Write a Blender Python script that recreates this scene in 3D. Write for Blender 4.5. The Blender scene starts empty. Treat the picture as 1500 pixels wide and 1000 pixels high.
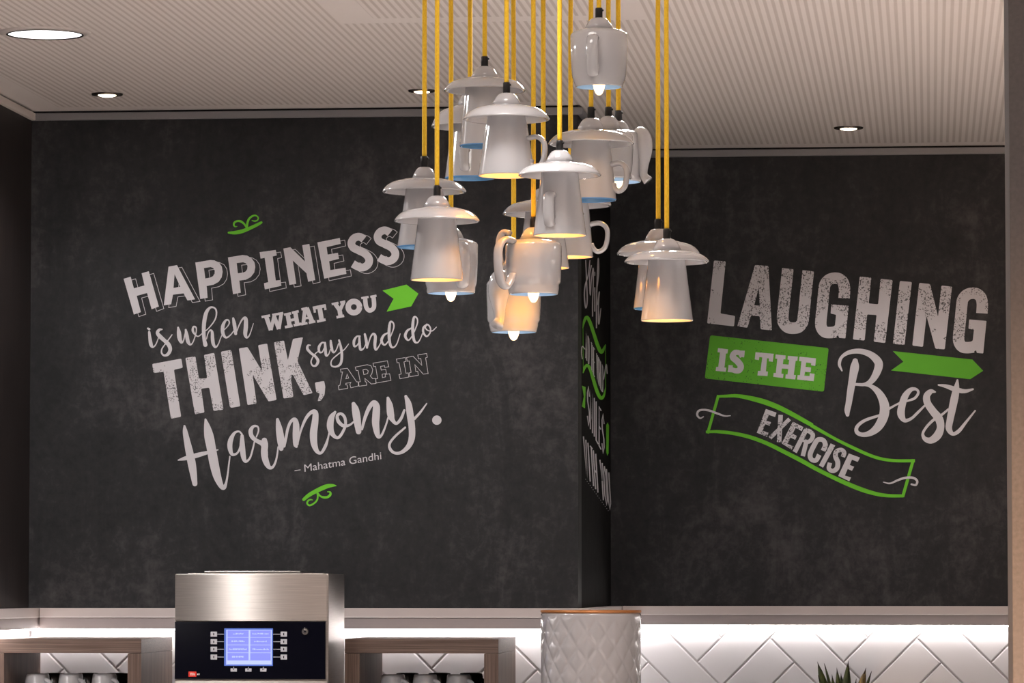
import bpy, bmesh, math, random
from mathutils import Vector, Matrix
from mathutils.geometry import tessellate_polygon
random.seed(7)
S = bpy.context.scene
COL = S.collection
PI = math.pi

# ------------------------------------------------------------------ camera
F = 6100.4                       # focal length for a 1500 px wide frame
YAW, PITCH, ROLL = 0.10005, 0.05807, -0.00004
CAMZ = 1.55
_f = Vector((-math.sin(YAW)*math.cos(PITCH), math.cos(YAW)*math.cos(PITCH), math.sin(PITCH)))
_r0 = Vector((math.cos(YAW), math.sin(YAW), 0)); _u0 = _r0.cross(_f)
_r = _r0*math.cos(ROLL) + _u0*math.sin(ROLL)
_u = -_r0*math.sin(ROLL) + _u0*math.cos(ROLL)
cd = bpy.data.cameras.new('camera'); cam = bpy.data.objects.new('camera', cd); COL.objects.link(cam)
cd.sensor_width = 36; cd.lens = F/1500*36; cd.clip_start = 0.1; cd.clip_end = 60
cam.matrix_world = Matrix(((_r.x,_u.x,-_f.x,0),(_r.y,_u.y,-_f.y,0),(_r.z,_u.z,-_f.z,CAMZ),(0,0,0,1)))
S.camera = cam
def ray(px, py): return _f*F + _r*(px-750) + _u*(500-py)
def P(px, py, Y):
    d = ray(px, py)*(Y/ray(px, py).y); return Vector((d.x, Y, d.z+CAMZ))
def PX(px, py, X):
    d = ray(px, py); d = d*(X/d.x); return Vector((X, d.y, d.z+CAMZ))
def PZ(px, py, Z):
    d = ray(px, py); d = d*((Z-CAMZ)/d.z); return Vector((d.x, d.y, Z))

# ------------------------------------------------------------------ light and exposure
S.view_settings.view_transform = 'Standard'; S.view_settings.look = 'None'
S.view_settings.exposure = 0.0; S.view_settings.gamma = 1.0
try: S.view_settings.use_curve_mapping = False
except Exception: pass
W = bpy.data.worlds.new('world'); S.world = W; W.use_nodes = True
W.node_tree.nodes['Background'].inputs[0].default_value = (0.96, 0.95, 1.0, 1)
W.node_tree.nodes['Background'].inputs[1].default_value = 0.24
def area(name, loc, rot, size, power, color, shape='DISK', sy=None, spread=None):
    l = bpy.data.lights.new(name, 'AREA'); l.shape = shape; l.size = size; l.energy = power; l.color = color
    if sy: l.size_y = sy
    if spread: l.spread = spread
    o = bpy.data.objects.new(name, l); o.location = loc; o.rotation_euler = rot; COL.objects.link(o); return o
def spot(name, loc, rot, power, color, deg, blend=0.6, r=0.03):
    l = bpy.data.lights.new(name, 'SPOT'); l.energy = power; l.color = color; l.spot_size = math.radians(deg)
    l.spot_blend = blend; l.shadow_soft_size = r
    o = bpy.data.objects.new(name, l); o.location = loc; o.rotation_euler = rot; COL.objects.link(o); return o
CEIL = CAMZ + 1.1558; TRIMZ = CAMZ + 1.1327; RAILZ = CAMZ - 0.0588
Y1, Y2, XL = 10.0, 11.029, -2.1877
XR = P(847, 890, Y1).x
# unseen ceiling lights, added to brighten the room between camera and wall
WARM = (1.0, 0.955, 0.93)
ADDED_LIGHTS = [(0.95, 7.5, 60, 74, 'right of the cups, behind the pillar'), (1.75, 7.5, 38, 74, 'far right behind the pillar'), (0.9, 5.3, 62, 84, 'right, before the pillar'), (-1.85, 4.9, 46, 80, 'left, before the cups'),
    (-0.5, 4.4, 46, 80, 'middle, before the cups'), (2.8, 4.6, 50, 84, 'far right, before the pillar'), (-1.2, 2.2, 30, 84, 'left, farther back'), (1.6, 2.2, 30, 84, 'right, farther back'),
    (-0.72, 6.6, 2.0, 90, 'in front of the cups'), (-2.01, 7.5, 24, 179, 'single one beside the left wall'), (-0.55, 7.95, 15, 179, 'single one right above the cups')]
for x, y, p_, sp_, w_ in ADDED_LIGHTS:
    area('added_room_light', (x, y, CEIL-0.01), (0, 0, 0), 0.24, p_, WARM, spread=math.radians(sp_))

# ------------------------------------------------------------------ object helpers
def link_mesh(name, me, mat=None, parent=None):
    o = bpy.data.objects.new(name, me); COL.objects.link(o)
    if mat: me.materials.append(mat)
    if parent: o.parent = parent
    return o
def obj(name, bm, mat, parent=None, smooth=False):
    me = bpy.data.meshes.new(name); bm.normal_update(); bm.to_mesh(me); bm.free()
    if smooth:
        for p in me.polygons: p.use_smooth = True
    return link_mesh(name, me, mat, parent)
def tag(o, label, cat, group=None, kind=None):
    if label: o['label'] = label
    if cat: o['category'] = cat
    if group: o['group'] = group
    if kind: o['kind'] = kind
    return o
def thing(name, loc, label, cat, group=None):
    o = bpy.data.objects.new(name, None); COL.objects.link(o); o.location = loc; o.empty_display_size = 0.05
    return tag(o, label, cat, group)
def boxbm(bm, a, b, bev=0):
    x0, x1 = sorted((a[0], b[0])); y0, y1 = sorted((a[1], b[1])); z0, z1 = sorted((a[2], b[2]))
    m = Matrix.Translation(((x0+x1)/2, (y0+y1)/2, (z0+z1)/2)) @ Matrix.Diagonal((x1-x0, y1-y0, z1-z0, 1))
    r = bmesh.ops.create_cube(bm, size=1, matrix=m)
    if bev:
        es = set(e for v in r['verts'] for e in v.link_edges)
        bmesh.ops.bevel(bm, geom=list(es), offset=bev, segments=2, affect='EDGES', profile=0.5)
    return bm
def box(name, a, b, mat, parent=None, bev=0, off=None):
    bm = bmesh.new(); boxbm(bm, a, b, bev)
    if off is not None: bmesh.ops.translate(bm, verts=bm.verts, vec=-Vector(off))
    return obj(name, bm, mat, parent)
def lathe(bm, prof, n=48, c=(0,0,0), axis=None):
    rings = []
    for r, z in prof:
        if r < 1e-6: rings.append([bm.verts.new((c[0], c[1], c[2]+z))])
        else: rings.append([bm.verts.new((c[0]+r*math.cos(2*PI*i/n), c[1]+r*math.sin(2*PI*i/n), c[2]+z)) for i in range(n)])
    for a, b in zip(rings, rings[1:]):
        for i in range(n):
            j = (i+1) % n
            q = []
            for v in (a[i % len(a)], a[j % len(a)], b[j % len(b)], b[i % len(b)]):
                if v not in q: q.append(v)
            if len(q) > 2:
                try: bm.faces.new(q)
                except ValueError: pass
    bmesh.ops.recalc_face_normals(bm, faces=bm.faces)
    return bm
def crspline(pts, n=6):
    pts = [tuple(p) for p in pts]
    if len(pts) < 3: return pts
    out = []
    P_ = [tuple(2*a-b for a, b in zip(pts[0], pts[1]))] + pts + [tuple(2*a-b for a, b in zip(pts[-1], pts[-2]))]
    for i in range(1, len(P_)-2):
        p0, p1, p2, p3 = P_[i-1:i+3]
        for k in range(n):
            t = k/n
            out.append(tuple(0.5*((2*b)+(-a+c)*t+(2*a-5*b+4*c-d)*t*t+(-a+3*b-3*c+d)*t**3) for a, b, c, d in zip(p0, p1, p2, p3)))
    out.append(pts[-1]); return out
def tube(bm, pts, rad, n=12, up=Vector((0,0,1)), flat=1.0):
    """sweep a (flattened) circle along points; rad may be per point. flat scales along the cross-normal direction"""
    pts = [Vector(p) for p in pts]; rings = []
    prevN = None
    for i, p in enumerate(pts):
        t = (pts[min(i+1, len(pts)-1)]-pts[max(i-1, 0)]).normalized()
        if prevN is None:
            a = up if abs(t.dot(up)) < 0.95 else Vector((1,0,0))
            nrm = (a - t*a.dot(t)).normalized()
        else:
            nrm = (prevN - t*prevN.dot(t)).normalized()
        prevN = nrm; bn = t.cross(nrm)
        r = rad[i] if isinstance(rad, (list, tuple)) else rad
        rings.append([bm.verts.new(p + nrm*(r*math.cos(2*PI*k/n)) + bn*(r*flat*math.sin(2*PI*k/n))) for k in range(n)])
    for a, b in zip(rings, rings[1:]):
        for k in range(n): bm.faces.new((a[k], a[(k+1) % n], b[(k+1) % n], b[k]))
    bm.faces.new(rings[0][::-1]); bm.faces.new(rings[-1])
    bmesh.ops.recalc_face_normals(bm, faces=bm.faces)
    return bm

# ------------------------------------------------------------------ materials
def mat(name, color=(0.8,0.8,0.8), rough=0.5, metal=0.0, spec=0.5, emit=None, estr=0, coat=0):
    m = bpy.data.materials.new(name); m.use_nodes = True
    b = m.node_tree.nodes['Principled BSDF']
    b.inputs['Base Color'].default_value = (*color, 1); b.inputs['Roughness'].default_value = rough
    b.inputs['Metallic'].default_value = metal; b.inputs['Specular IOR Level'].default_value = spec
    b.inputs['Coat Weight'].default_value = coat
    if emit: b.inputs['Emission Color'].default_value = (*emit, 1); b.inputs['Emission Strength'].default_value = estr
    return m
def nt(m): return m.node_tree, m.node_tree.nodes['Principled BSDF']
def add(t, typ, **kw):
    n = t.nodes.new(typ)
    for k, v in kw.items(): setattr(n, k, v)
    return n
def pos(t, scale=(1,1,1), rot=(0,0,0), loc=(0,0,0)):
    g = add(t, 'ShaderNodeNewGeometry'); mp = add(t, 'ShaderNodeMapping')
    mp.inputs['Scale'].default_value = scale; mp.inputs['Rotation'].default_value = rot; mp.inputs['Location'].default_value = loc
    t.links.new(g.outputs['Position'], mp.inputs['Vector']); return mp.outputs[0]
def noise(t, vec, scale, detail=4, rough=0.5, dist=0):
    n = add(t, 'ShaderNodeTexNoise'); n.inputs['Scale'].default_value = scale; n.inputs['Detail'].default_value = detail
    n.inputs['Roughness'].default_value = rough; n.inputs['Distortion'].default_value = dist
    t.links.new(vec, n.inputs['Vector']); return n.outputs[0]
def ramp(t, fac, stops):
    r = add(t, 'ShaderNodeValToRGB'); e = r.color_ramp.elements
    while len(e) < len(stops): e.new(0.5)
    for i, (p, c) in enumerate(stops):
        e[i].position = p; e[i].color = (*c, 1) if len(c) == 3 else c
    t.links.new(fac, r.inputs[0]); return r.outputs[0]
def mathn(t, op, a, b=None, clamp=False):
    n = add(t, 'ShaderNodeMath', operation=op, use_clamp=clamp)
    for i, v in enumerate((a, b)):
        if v is None: continue
        if isinstance(v, (int, float)): n.inputs[i].default_value = v
        else: t.links.new(v, n.inputs[i])
    return n.outputs[0]
def mixc(t, fac, a, b, blend='MIX'):
    n = add(t, 'ShaderNodeMix', data_type='RGBA', blend_type=blend)
    for k, v in (('Factor', fac), ('A', a), ('B', b)):
        i = [s for s in n.inputs if s.name == k and (s.type == 'RGBA' if k != 'Factor' else s.type == 'VALUE')][0]
        if isinstance(v, (int, float)): i.default_value = v
        elif isinstance(v, tuple): i.default_value = (*v, 1)
        else: t.links.new(v, i)
    return [s for s in n.outputs if s.type == 'RGBA'][0]
def bump(t, b, h, strength=0.2, dist=0.001):
    n = add(t, 'ShaderNodeBump'); n.inputs['Strength'].default_value = strength; n.inputs['Distance'].default_value = dist
    t.links.new(h, n.inputs['Height']); t.links.new(n.outputs[0], b.inputs['Normal'])

def slate_color(t):
    v = pos(t)
    big = noise(t, v, 2.2, 5, 0.6, 0.4); fine = noise(t, v, 38, 6, 0.7, 0.3); streak = noise(t, pos(t, (1, 1, 0.35), (0, 0.5, 0)), 9, 5, 0.7, 1.2)
    s = mathn(t, 'ADD', mathn(t, 'MULTIPLY', big, 0.42), mathn(t, 'ADD', mathn(t, 'MULTIPLY', fine, 0.33), mathn(t, 'MULTIPLY', streak, 0.30)))
    return ramp(t, s, [(0.42, (0.0085, 0.0084, 0.0095)), (0.53, (0.0190, 0.0184, 0.0202)), (0.64, (0.056, 0.052, 0.0535))]), fine
M = {}
M['slate'] = mat('slate_panel', rough=0.62, spec=0.35)
M['slate_shaded'] = mat('shaded_slate_panel', rough=0.8, spec=0.08)  # slate copy with the return wall's shade put into its colour
t, b = nt(M['slate_shaded']); t.links.new(ramp(t, noise(t, pos(t), 20, 5, 0.6), [(0.35, (0.006, 0.0055, 0.0055)), (0.65, (0.012, 0.011, 0.0105))]), b.inputs['Base Color'])
t, b = nt(M['slate']); c_, f_ = slate_color(t); t.links.new(c_, b.inputs['Base Color']); bump(t, b, f_, 0.12, 0.0008)
M['slate_side'] = mat('dark_wood_panel', rough=0.45, spec=0.4)
t, b = nt(M['slate_side']); g_ = noise(t, pos(t, (30, 30, 1.2)), 3, 5, 0.6)
t.links.new(ramp(t, g_, [(0.3, (0.010, 0.0075, 0.007)), (0.7, (0.030, 0.022, 0.020))]), b.inputs['Base Color'])

def print_mat(name, col, wear):
    m = mat(name, rough=0.6, spec=0.25); t, b = nt(m); v = pos(t)
    base, _ = slate_color(t)
    tint = mixc(t, 0.10, (*col,), noise(t, v, 14, 4), 'MULTIPLY')
    if wear:
        sp = noise(t, v, 300, 2, 0.5); reg = noise(t, pos(t, loc=(3.1, 0, 1.7)), 13, 3, 0.6)
        k = mathn(t, 'MULTIPLY', mathn(t, 'GREATER_THAN', sp, 0.57 if wear == 1 else 0.66), mathn(t, 'GREATER_THAN', reg, 0.50 if wear == 1 else 0.52))
        t.links.new(mixc(t, mathn(t, 'MULTIPLY', k, 0.8), tint, base), b.inputs['Base Color'])
    else: t.links.new(tint, b.inputs['Base Color'])
    return m
WHT = (0.66, 0.63, 0.655)
M['print'] = print_mat('white_print', WHT, 0); M['print_worn'] = print_mat('worn_white_print', WHT, 1)
M['print_thin'] = print_mat('faded_white_print', (0.30, 0.27, 0.28), 0)
M['green'] = print_mat('green_print', (0.16, 0.58, 0.03), 0)
M['green_soft'] = print_mat('green_print_deep', (0.12, 0.44, 0.028), 2); M['green_flat'] = print_mat('green_print_flat', (0.12, 0.44, 0.028), 0)

# ceiling: white slotted acoustic board
M['ceiling'] = mat('slotted_ceiling_board', rough=0.75, spec=0.3)
t, b = nt(M['ceiling'])
sx = add(t, 'ShaderNodeSeparateXYZ'); g = add(t, 'ShaderNodeNewGeometry'); t.links.new(g.outputs['Position'], sx.inputs[0])
X_, Y_ = sx.outputs[0], sx.outputs[1]
def band(v, lo, hi): return mathn(t, 'MULTIPLY', mathn(t, 'GREATER_THAN', v, lo), mathn(t, 'LESS_THAN', v, hi))
fr = mathn(t, 'FRACT', mathn(t, 'DIVIDE', mathn(t, 'ADD', X_, 50.0), 0.0162))
tri = mathn(t, 'ABSOLUTE', mathn(t, 'SUBTRACT', fr, 0.5))
slot = mathn(t, 'SMOOTH_MIN', 1.0, mathn(t, 'MULTIPLY', mathn(t, 'SUBTRACT', 0.27, tri), 9.0, True))
slot.node.inputs[2].default_value = 0.0
xa, xb = PZ(500, 32, CEIL).x, PZ(945, 28, CEIL).x; yb = PZ(700, 32, CEIL).y; bw = 0.072
m1 = mathn(t, 'MAXIMUM', mathn(t, 'MULTIPLY', band(X_, XL+0.085, XR-0.0), band(Y_, -5, Y1-0.085)), mathn(t, 'MULTIPLY', mathn(t, 'GREATER_THAN', X_, XR-0.001), mathn(t, 'LESS_THAN', Y_, Y2-0.09)))
frame = mathn(t, 'MULTIPLY', band(X_, xa, xb), band(Y_, yb-2.4, yb))
inner = mathn(t, 'MULTIPLY', band(X_, xa+bw, xb-bw*1.4), band(Y_, yb-2.4+bw, yb-bw))
msk = mathn(t, 'MULTIPLY', m1, mathn(t, 'SUBTRACT', 1.0, mathn(t, 'SUBTRACT', frame, inner)))
slot = mathn(t, 'MULTIPLY', slot, msk)
t.links.new(mixc(t, slot, (0.78, 0.715, 0.68), (0.60, 0.53, 0.49)), b.inputs['Base Color'])
bump(t, b, mathn(t, 'MULTIPLY', slot, -1.0), 0.25, 0.001)
M['ceiling_edge'] = mat('plain_ceiling_border', (0.70, 0.63, 0.58), 0.7)
M['trim'] = mat('grey_aluminium_trim', (0.24, 0.23, 0.24), 0.5, 0.1)
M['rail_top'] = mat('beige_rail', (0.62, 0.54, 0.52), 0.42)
M['rail_highlight'] = mat('painted_rail_highlight', (0.80, 0.74, 0.72), 0.3)  # pale strip painting the highlight along the rail
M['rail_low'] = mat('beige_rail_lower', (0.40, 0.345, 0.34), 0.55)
M['led'] = mat('led_strip', (0.9, 0.9, 0.9), 0.4, emit=(1.0, 0.95, 0.92), estr=30)
M['tile'] = mat('grey_white_glazed_tile', (0.60, 0.58, 0.595), 0.14, coat=0.3)
M['grout'] = mat('tile_grout', (0.42, 0.39, 0.39), 0.9)
M['pillar'] = mat('beige_plaster', rough=0.85, spec=0.2)
t, b = nt(M['pillar']); n_ = noise(t, pos(t), 160, 3); t.links.new(ramp(t, n_, [(0.3, (0.085, 0.074, 0.071)), (0.7, (0.105, 0.091, 0.087))]), b.inputs['Base Color']); bump(t, b, n_, 0.15, 0.0006)
M['floor'] = mat('floor_tile', rough=0.5)
t, b = nt(M['floor']); t.links.new(ramp(t, noise(t, pos(t), 3, 5), [(0.3, (0.52, 0.475, 0.445)), (0.7, (0.62, 0.57, 0.535))]), b.inputs['Base Color'])

def wood(name, axis):
    m = mat(name, rough=0.5, spec=0.35); t, b = nt(m)
    sc = {'x': (1.5, 40, 130), 'z': (130, 40, 1.5), 'y': (60, 1.5, 130)}[axis]
    v = pos(t, sc); n1 = noise(t, v, 3.2, 6, 0.65, 0.5)
    t.links.new(ramp(t, n1, [(0.28, (0.070, 0.040, 0.030)), (0.5, (0.130, 0.083, 0.064)), (0.75, (0.23, 0.155, 0.125))]), b.inputs['Base Color'])
    bump(t, b, n1, 0.15, 0.0004); return m
M['wood_x'] = wood('walnut_grain_along', 'x'); M['wood_z'] = wood('walnut_grain_upright', 'z'); M['wood_y'] = wood('walnut_grain_deep', 'y')
M['porcelain'] = mat('white_porcelain', (0.47, 0.465, 0.48), 0.09, coat=0.8)
M['porcelain_in'] = mat('warm_glow_porcelain_inside', (0.85, 0.72, 0.50), 0.25)  # white porcelain with the warm lamp glow mixed into its colour
M['blue_rim'] = mat('cool_light_rim', (0.10, 0.30, 0.62), 0.2, coat=0.4)  # bluish reflected light painted onto the cup rim
M['blue_in'] = mat('cool_light_inside', (0.36, 0.60, 0.95), 0.25)  # cool lamp light put into the inside colour
M['blue_deep'] = mat('cool_tint_inside', (0.09, 0.27, 0.50), 0.25)  # bluish light painted into the dim cup insides
M['grip'] = mat('black_rubber', (0.012, 0.011, 0.011), 0.45)
M['cable'] = mat('yellow_textile', rough=0.7, spec=0.3)
t, b = nt(M['cable']); n_ = noise(t, pos(t, (300, 300, 60)), 4, 3)
t.links.new(ramp(t, n_, [(0.3, (0.80, 0.45, 0.022)), (0.7, (1.0, 0.66, 0.05))]), b.inputs['Base Color']); bump(t, b, n_, 0.3, 0.0005)
M['bulb_warm'] = mat('warm_bulb', (1, 0.9, 0.7), 0.3, emit=(1.0, 0.37, 0.03), estr=46)
M['bulb_dim'] = mat('frosted_bulb', (0.5, 0.55, 0.6), 0.5, emit=(0.5, 0.75, 1.0), estr=0.05)
M['bulb_neutral'] = mat('clear_candle_bulb', (1, 0.95, 0.85), 0.3, emit=(1.0, 0.68, 0.36), estr=2.6)
M['steel'] = mat('brushed_steel', (0.56, 0.50, 0.46), 0.36, 1.0)
t, b = nt(M['steel']); b.inputs['Anisotropic'].default_value = 0.97; b.inputs['Anisotropic Rotation'].default_value = 0.25
n_ = noise(t, pos(t, (3, 3, 260)), 4, 3); t.links.new(ramp(t, n_, [(0.3, (0.42, 0.375, 0.345)), (0.7, (0.52, 0.47, 0.435))]), b.inputs['Base Color'])
tg = add(t, 'ShaderNodeTangent', direction_type='RADIAL', axis='Z'); t.links.new(tg.outputs[0], b.inputs['Tangent'])
M['steel_edge'] = mat('polished_steel_edge', (0.62, 0.57, 0.53), 0.2, 1.0)
M['panel'] = mat('black_glass_panel', (0.003, 0.003, 0.007), 0.12, spec=0.18)
M['screen'] = mat('lit_blue_screen', (0.02, 0.02, 0.05), 0.3, emit=(0.30, 0.33, 1.0), estr=0.95)
M['screen_pale'] = mat('lit_pale_screen_marks', (0.02, 0.02, 0.05), 0.3, emit=(0.52, 0.60, 1.0), estr=1.1)
M['screen_line'] = mat('lit_blue_screen_border', (0.02, 0.02, 0.05), 0.3, emit=(0.12, 0.22, 0.72), estr=0.8)
M['button'] = mat('grey_button', (0.55, 0.54, 0.57), 0.4)
M['mark'] = mat('light_grey_marking', (0.42, 0.42, 0.46), 0.5)
M['red'] = mat('red_badge', (0.75, 0.035, 0.02), 0.4)
M['badge_white'] = mat('white_badge_print', (0.8, 0.7, 0.66), 0.5)
M['copper'] = mat('copper_brown_lid', (0.42, 0.16, 0.05), 0.32, 0.4)
M['canister'] = mat('glossy_white_ceramic_relief', (0.35, 0.325, 0.325), 0.13, coat=0.5)
M['black_cup'] = mat('black_glazed_cup', (0.012, 0.010, 0.010), 0.12, coat=0.4)
M['leaf'] = mat('green_leaf', rough=0.45)
t, b = nt(M['leaf']); n_ = noise(t, pos(t, (60, 60, 6)), 4, 4); t.links.new(ramp(t, n_, [(0.35, (0.022, 0.035, 0.004)), (0.7, (0.085, 0.095, 0.012))]), b.inputs['Base Color'])
M['leaf_dry'] = mat('yellowing_leaf', rough=0.5)
t, b = nt(M['leaf_dry']); n_ = noise(t, pos(t, (60, 60, 6)), 4, 4); t.links.new(ramp(t, n_, [(0.35, (0.09, 0.06, 0.01)), (0.7, (0.42, 0.27, 0.10))]), b.inputs['Base Color'])
M['leaf_tip'] = mat('dry_leaf_tip', (0.035, 0.02, 0.015), 0.7)
M['pot'] = mat('grey_pot', (0.32, 0.30, 0.29), 0.6)
M['soil'] = mat('potting_soil', (0.03, 0.02, 0.014), 0.95)
M['stone'] = mat('grey_worktop', rough=0.35)
t, b = nt(M['stone']); t.links.new(ramp(t, noise(t, pos(t), 60, 5), [(0.35, (0.16, 0.15, 0.145)), (0.65, (0.24, 0.225, 0.215))]), b.inputs['Base Color'])
M['front'] = mat('cabinet_front', (0.20, 0.15, 0.13), 0.5)
M['chrome'] = mat('dark_chrome', (0.16, 0.13, 0.115), 0.25, 0.9)
M['white_metal'] = mat('white_lamp_ring', (0.62, 0.56, 0.53), 0.4)
M['lens_warm'] = mat('warm_lit_lens', (1, 1, 1), 0.4, emit=(1.0, 0.80, 0.56), estr=9)
M['lens_added'] = mat('added_light_diffuser', (1, 1, 1), 0.4, emit=(1.0, 0.93, 0.88), estr=8)  # diffuser of the added room lights
M['lens_cool'] = mat('cool_lit_diffuser', (1, 1, 1), 0.4, emit=(0.93, 0.98, 1.0), estr=1.6)

# ------------------------------------------------------------------ the shell
def struct(o, label=None): o['kind'] = 'structure'; o['label'] = label or o.get('label', ''); return o
FLZ = 0.0; XPR = 2.4
wall_back = struct(box('wall_back', (XL, Y1, FLZ), (XR, Y1+0.1, CEIL), M['slate']), 'dark slate wall with the long tilted quote in white lettering')
wall_return = struct(box('wall_return', (XR-0.1, Y1+0.1, FLZ), (XR, Y2, CEIL), M['slate_shaded']), 'narrow dark wall face seen edge-on between the two lettered walls')
wall_recess = struct(box('wall_recess', (XR-0.1, Y2, FLZ), (XPR, Y2+0.1, CEIL), M['slate']), 'recessed dark slate wall on the right with the white and green slogan')
wall_left = struct(box('wall_left', (XL-0.1, -1.5, FLZ), (XL, Y1+0.1, CEIL), M['slate_side']), 'dark brown side wall at the left edge')
struct(box('floor', (XL-0.1, -1.5, -0.06), (5.0, Y2+0.1, 0), M['floor']), 'pale stone floor of the room, below the picture')
ceiling = struct(box('ceiling', (XL-0.1, -1.5, CEIL), (5.0, Y2+0.1, CEIL+0.06), M['ceiling']), 'beige ceiling boards with fine dark slots running to the wall')
pil = P(1478.5, 225, 6.0)
struct(box('wall_right', (pil.x, 6.0, 0), (pil.x+1.0, 6.35, CEIL), M['pillar'], bev=0.0015), 'plain beige plaster pillar cut by the right edge of the picture')

struct(box('wall_side', (XPR, 6.36, FLZ), (XPR+0.1, Y2+0.1, CEIL), M['slate_side']), 'dark side wall closing the recess on the right, behind the pillar')
# trims under the ceiling
TR = 0.012
def trim(n, a, b, m, lab, bev=0.0012): return struct(box(n, a, b, m, bev=bev), lab)
gz = 0.0055
trim('trim_1', (XL+0.0005, Y1-TR, TRIMZ), (XR-0.0005+TR, Y1-0.0003, CEIL-gz), M['trim'], 'grey strip between slate wall and ceiling, left section')
trim('trim_2', (XR+0.0003, Y1+0.001, TRIMZ), (XR+TR, Y2-TR-0.001, CEIL-gz), M['trim'], 'short grey strip on the narrow return wall under the ceiling')
trim('trim_3', (XR+0.0003, Y2-TR, TRIMZ), (XPR, Y2-0.0003, CEIL-gz), M['trim'], 'grey strip between recessed wall and ceiling on the right')
trim('trim_4', (XL+0.0003, 4.0, TRIMZ), (XL+TR, Y1-TR-0.001, CEIL-gz), M['ceiling_edge'], 'beige strip under the ceiling on the left side wall')
# rail between slate and tiles
z1 = P(400, 903, Y1-0.03).z; z2 = P(400, 920.5, Y1-0.03).z
z1 = RAILZ - 13.5*0.00164; z2 = RAILZ - 30.5*0.00164
def rail(n, axis, a0, a1, plane, lab):
    e = thing(n, (0,0,0), None, None); e['kind'] = 'structure'; e['label'] = lab
    for nm, za, zb, d, m in (('rail_edge', RAILZ, z1, 0.032, M['rail_top']), ('rail_highlight', z1+0.0014, z1-0.0012, 0.0332, M['rail_highlight']), ('rail_face', z1-0.0011, z2, 0.0305, M['rail_low']), ('led_strip', z2-0.0002, z2-0.0035, 0.0, M['led'])):
        lo, hi = (0.019, 0.0285) if nm == 'led_strip' else (0.0002, d)
        if axis == 'x': A, B = (a0, plane-hi, zb), (a1, plane-lo, za)
        else: A, B = (plane+lo, a0, zb), (plane+hi, a1, za)
        box(nm, A, B, m, e, bev=0.001 if nm != 'led_strip' else 0)
    return e
rail('trim_5', 'x', XL+0.034, XR-0.0005, Y1, 'beige rail with light strip under the left slate wall')
rail('trim_6', 'x', XR+0.034, XPR, Y2, 'beige rail with light strip under the recessed slate wall')
rail('trim_7', 'y', 6.5, Y1-0.0005, XL, 'beige rail with light strip along the left side wall')
rail('trim_8', 'y', Y1+0.0005, Y2-0.0005, XR, 'beige rail end on the narrow return wall')
box('corner_cap', (XR-0.0004, Y1-0.032, z2), (XR+0.032, Y1+0.0005, RAILZ), M['rail_top'], bpy.data.objects['trim_5'], bev=0.001)

# ------------------------------------------------------------------ tiles (3:1 herringbone at 45 degrees)
def clip(poly, n, d):      # keep n.p <= d
    out = []
    for i, p in enumerate(poly):
        q = poly[(i+1) % len(poly)]; a = n[0]*p[0]+n[1]*p[1]-d; c = n[0]*q[0]+n[1]*q[1]-d
        if a <= 0: out.append(p)
        if (a < 0 < c) or (c < 0 < a):
            k = a/(a-c); out.append((p[0]+(q[0]-p[0])*k, p[1]+(q[1]-p[1])*k))
    return out
def parea(p): return 0.5*sum(p[i][0]*p[(i+1) % len(p)][1]-p[(i+1) % len(p)][0]*p[i][1] for i in range(len(p)))
def inset(poly, d):
    out = poly
    for i, p in enumerate(poly):
        q = poly[(i+1) % len(poly)]; ex, ey = q[0]-p[0], q[1]-p[1]; L = math.hypot(ex, ey)
        if L < 1e-7: continue
        n = (ey/L, -ex/L); out = clip(out, n, n[0]*p[0]+n[1]*p[1]-d)
        if len(out) < 3: return []
    return out
TW = 0.0878*6300/6100*1.002
def tiles(parent, u0, u1, v0, v1, to3, ou, ov, flip=False):
    q = TW/math.sqrt(2)
    cell = lambda a, c: ((a-c)*q+ou, (a+c)*q+ov)
    rng = int(6/q/1.2)
    for k in range(-60, 61):
        for m in range(-60, 61):
            # lattice: (k,k) + m*(6,0) in cell units
            a0, c0 = k+6*m, k
            for kind in (0, 1):
                if kind == 0: cc = [(a0, c0), (a0+3, c0), (a0+3, c0+1), (a0, c0+1)]
                else: cc = [(a0, c0+1), (a0+1, c0+1), (a0+1, c0+4), (a0, c0+4)]
                pl = [cell(*x) for x in cc]
                if flip: pl = [(2*ou-x, y) for x, y in pl]
                if max(p[0] for p in pl) < u0 or min(p[0] for p in pl) > u1 or max(p[1] for p in pl) < v0 or min(p[1] for p in pl) > v1: continue
                if parea(pl) < 0: pl = pl[::-1]
                pl = inset(pl, 0.0014)
                for n, d in (((1,0), u1), ((-1,0), -u0), ((0,1), v1), ((0,-1), -v0)):
                    pl = clip(pl, n, d)
                    if len(pl) < 3: break
                if len(pl) < 3 or abs(parea(pl)) < 2e-4: continue
                top = inset(pl, 0.0030)
                if len(top) != len(pl): top = pl
                bm = bmesh.new(); h = 0.004+random.uniform(-0.0002, 0.0002)
                B = [bm.verts.new(to3(x, y, 0.0006)) for x, y in pl]; Mi = [bm.verts.new(to3(x, y, h-0.0018)) for x, y in pl]
                T = [bm.verts.new(to3(x, y, h)) for x, y in top]
                n = len(pl)
                for i in range(n):
                    j = (i+1) % n; bm.faces.new((B[i], B[j], Mi[j], Mi[i])); bm.faces.new((Mi[i], Mi[j], T[j], T[i]))
                bm.faces.new(T); bm.faces.new(B[::-1]); bmesh.ops.recalc_face_normals(bm, faces=bm.faces)
                obj('tile', bm, M['tile'], parent)
WT = 0.94                 # worktop height
TTOP = z2-0.0015
for o_, a, b in ((wall_back, (XL, Y1-0.0005, WT), (XR, Y1-0.0001, TTOP)), (wall_recess, (XR, Y2-0.0005, WT), (2.2, Y2-0.0001, TTOP))):
    box('grout_bed', a, b, M['grout'], o_)
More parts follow.
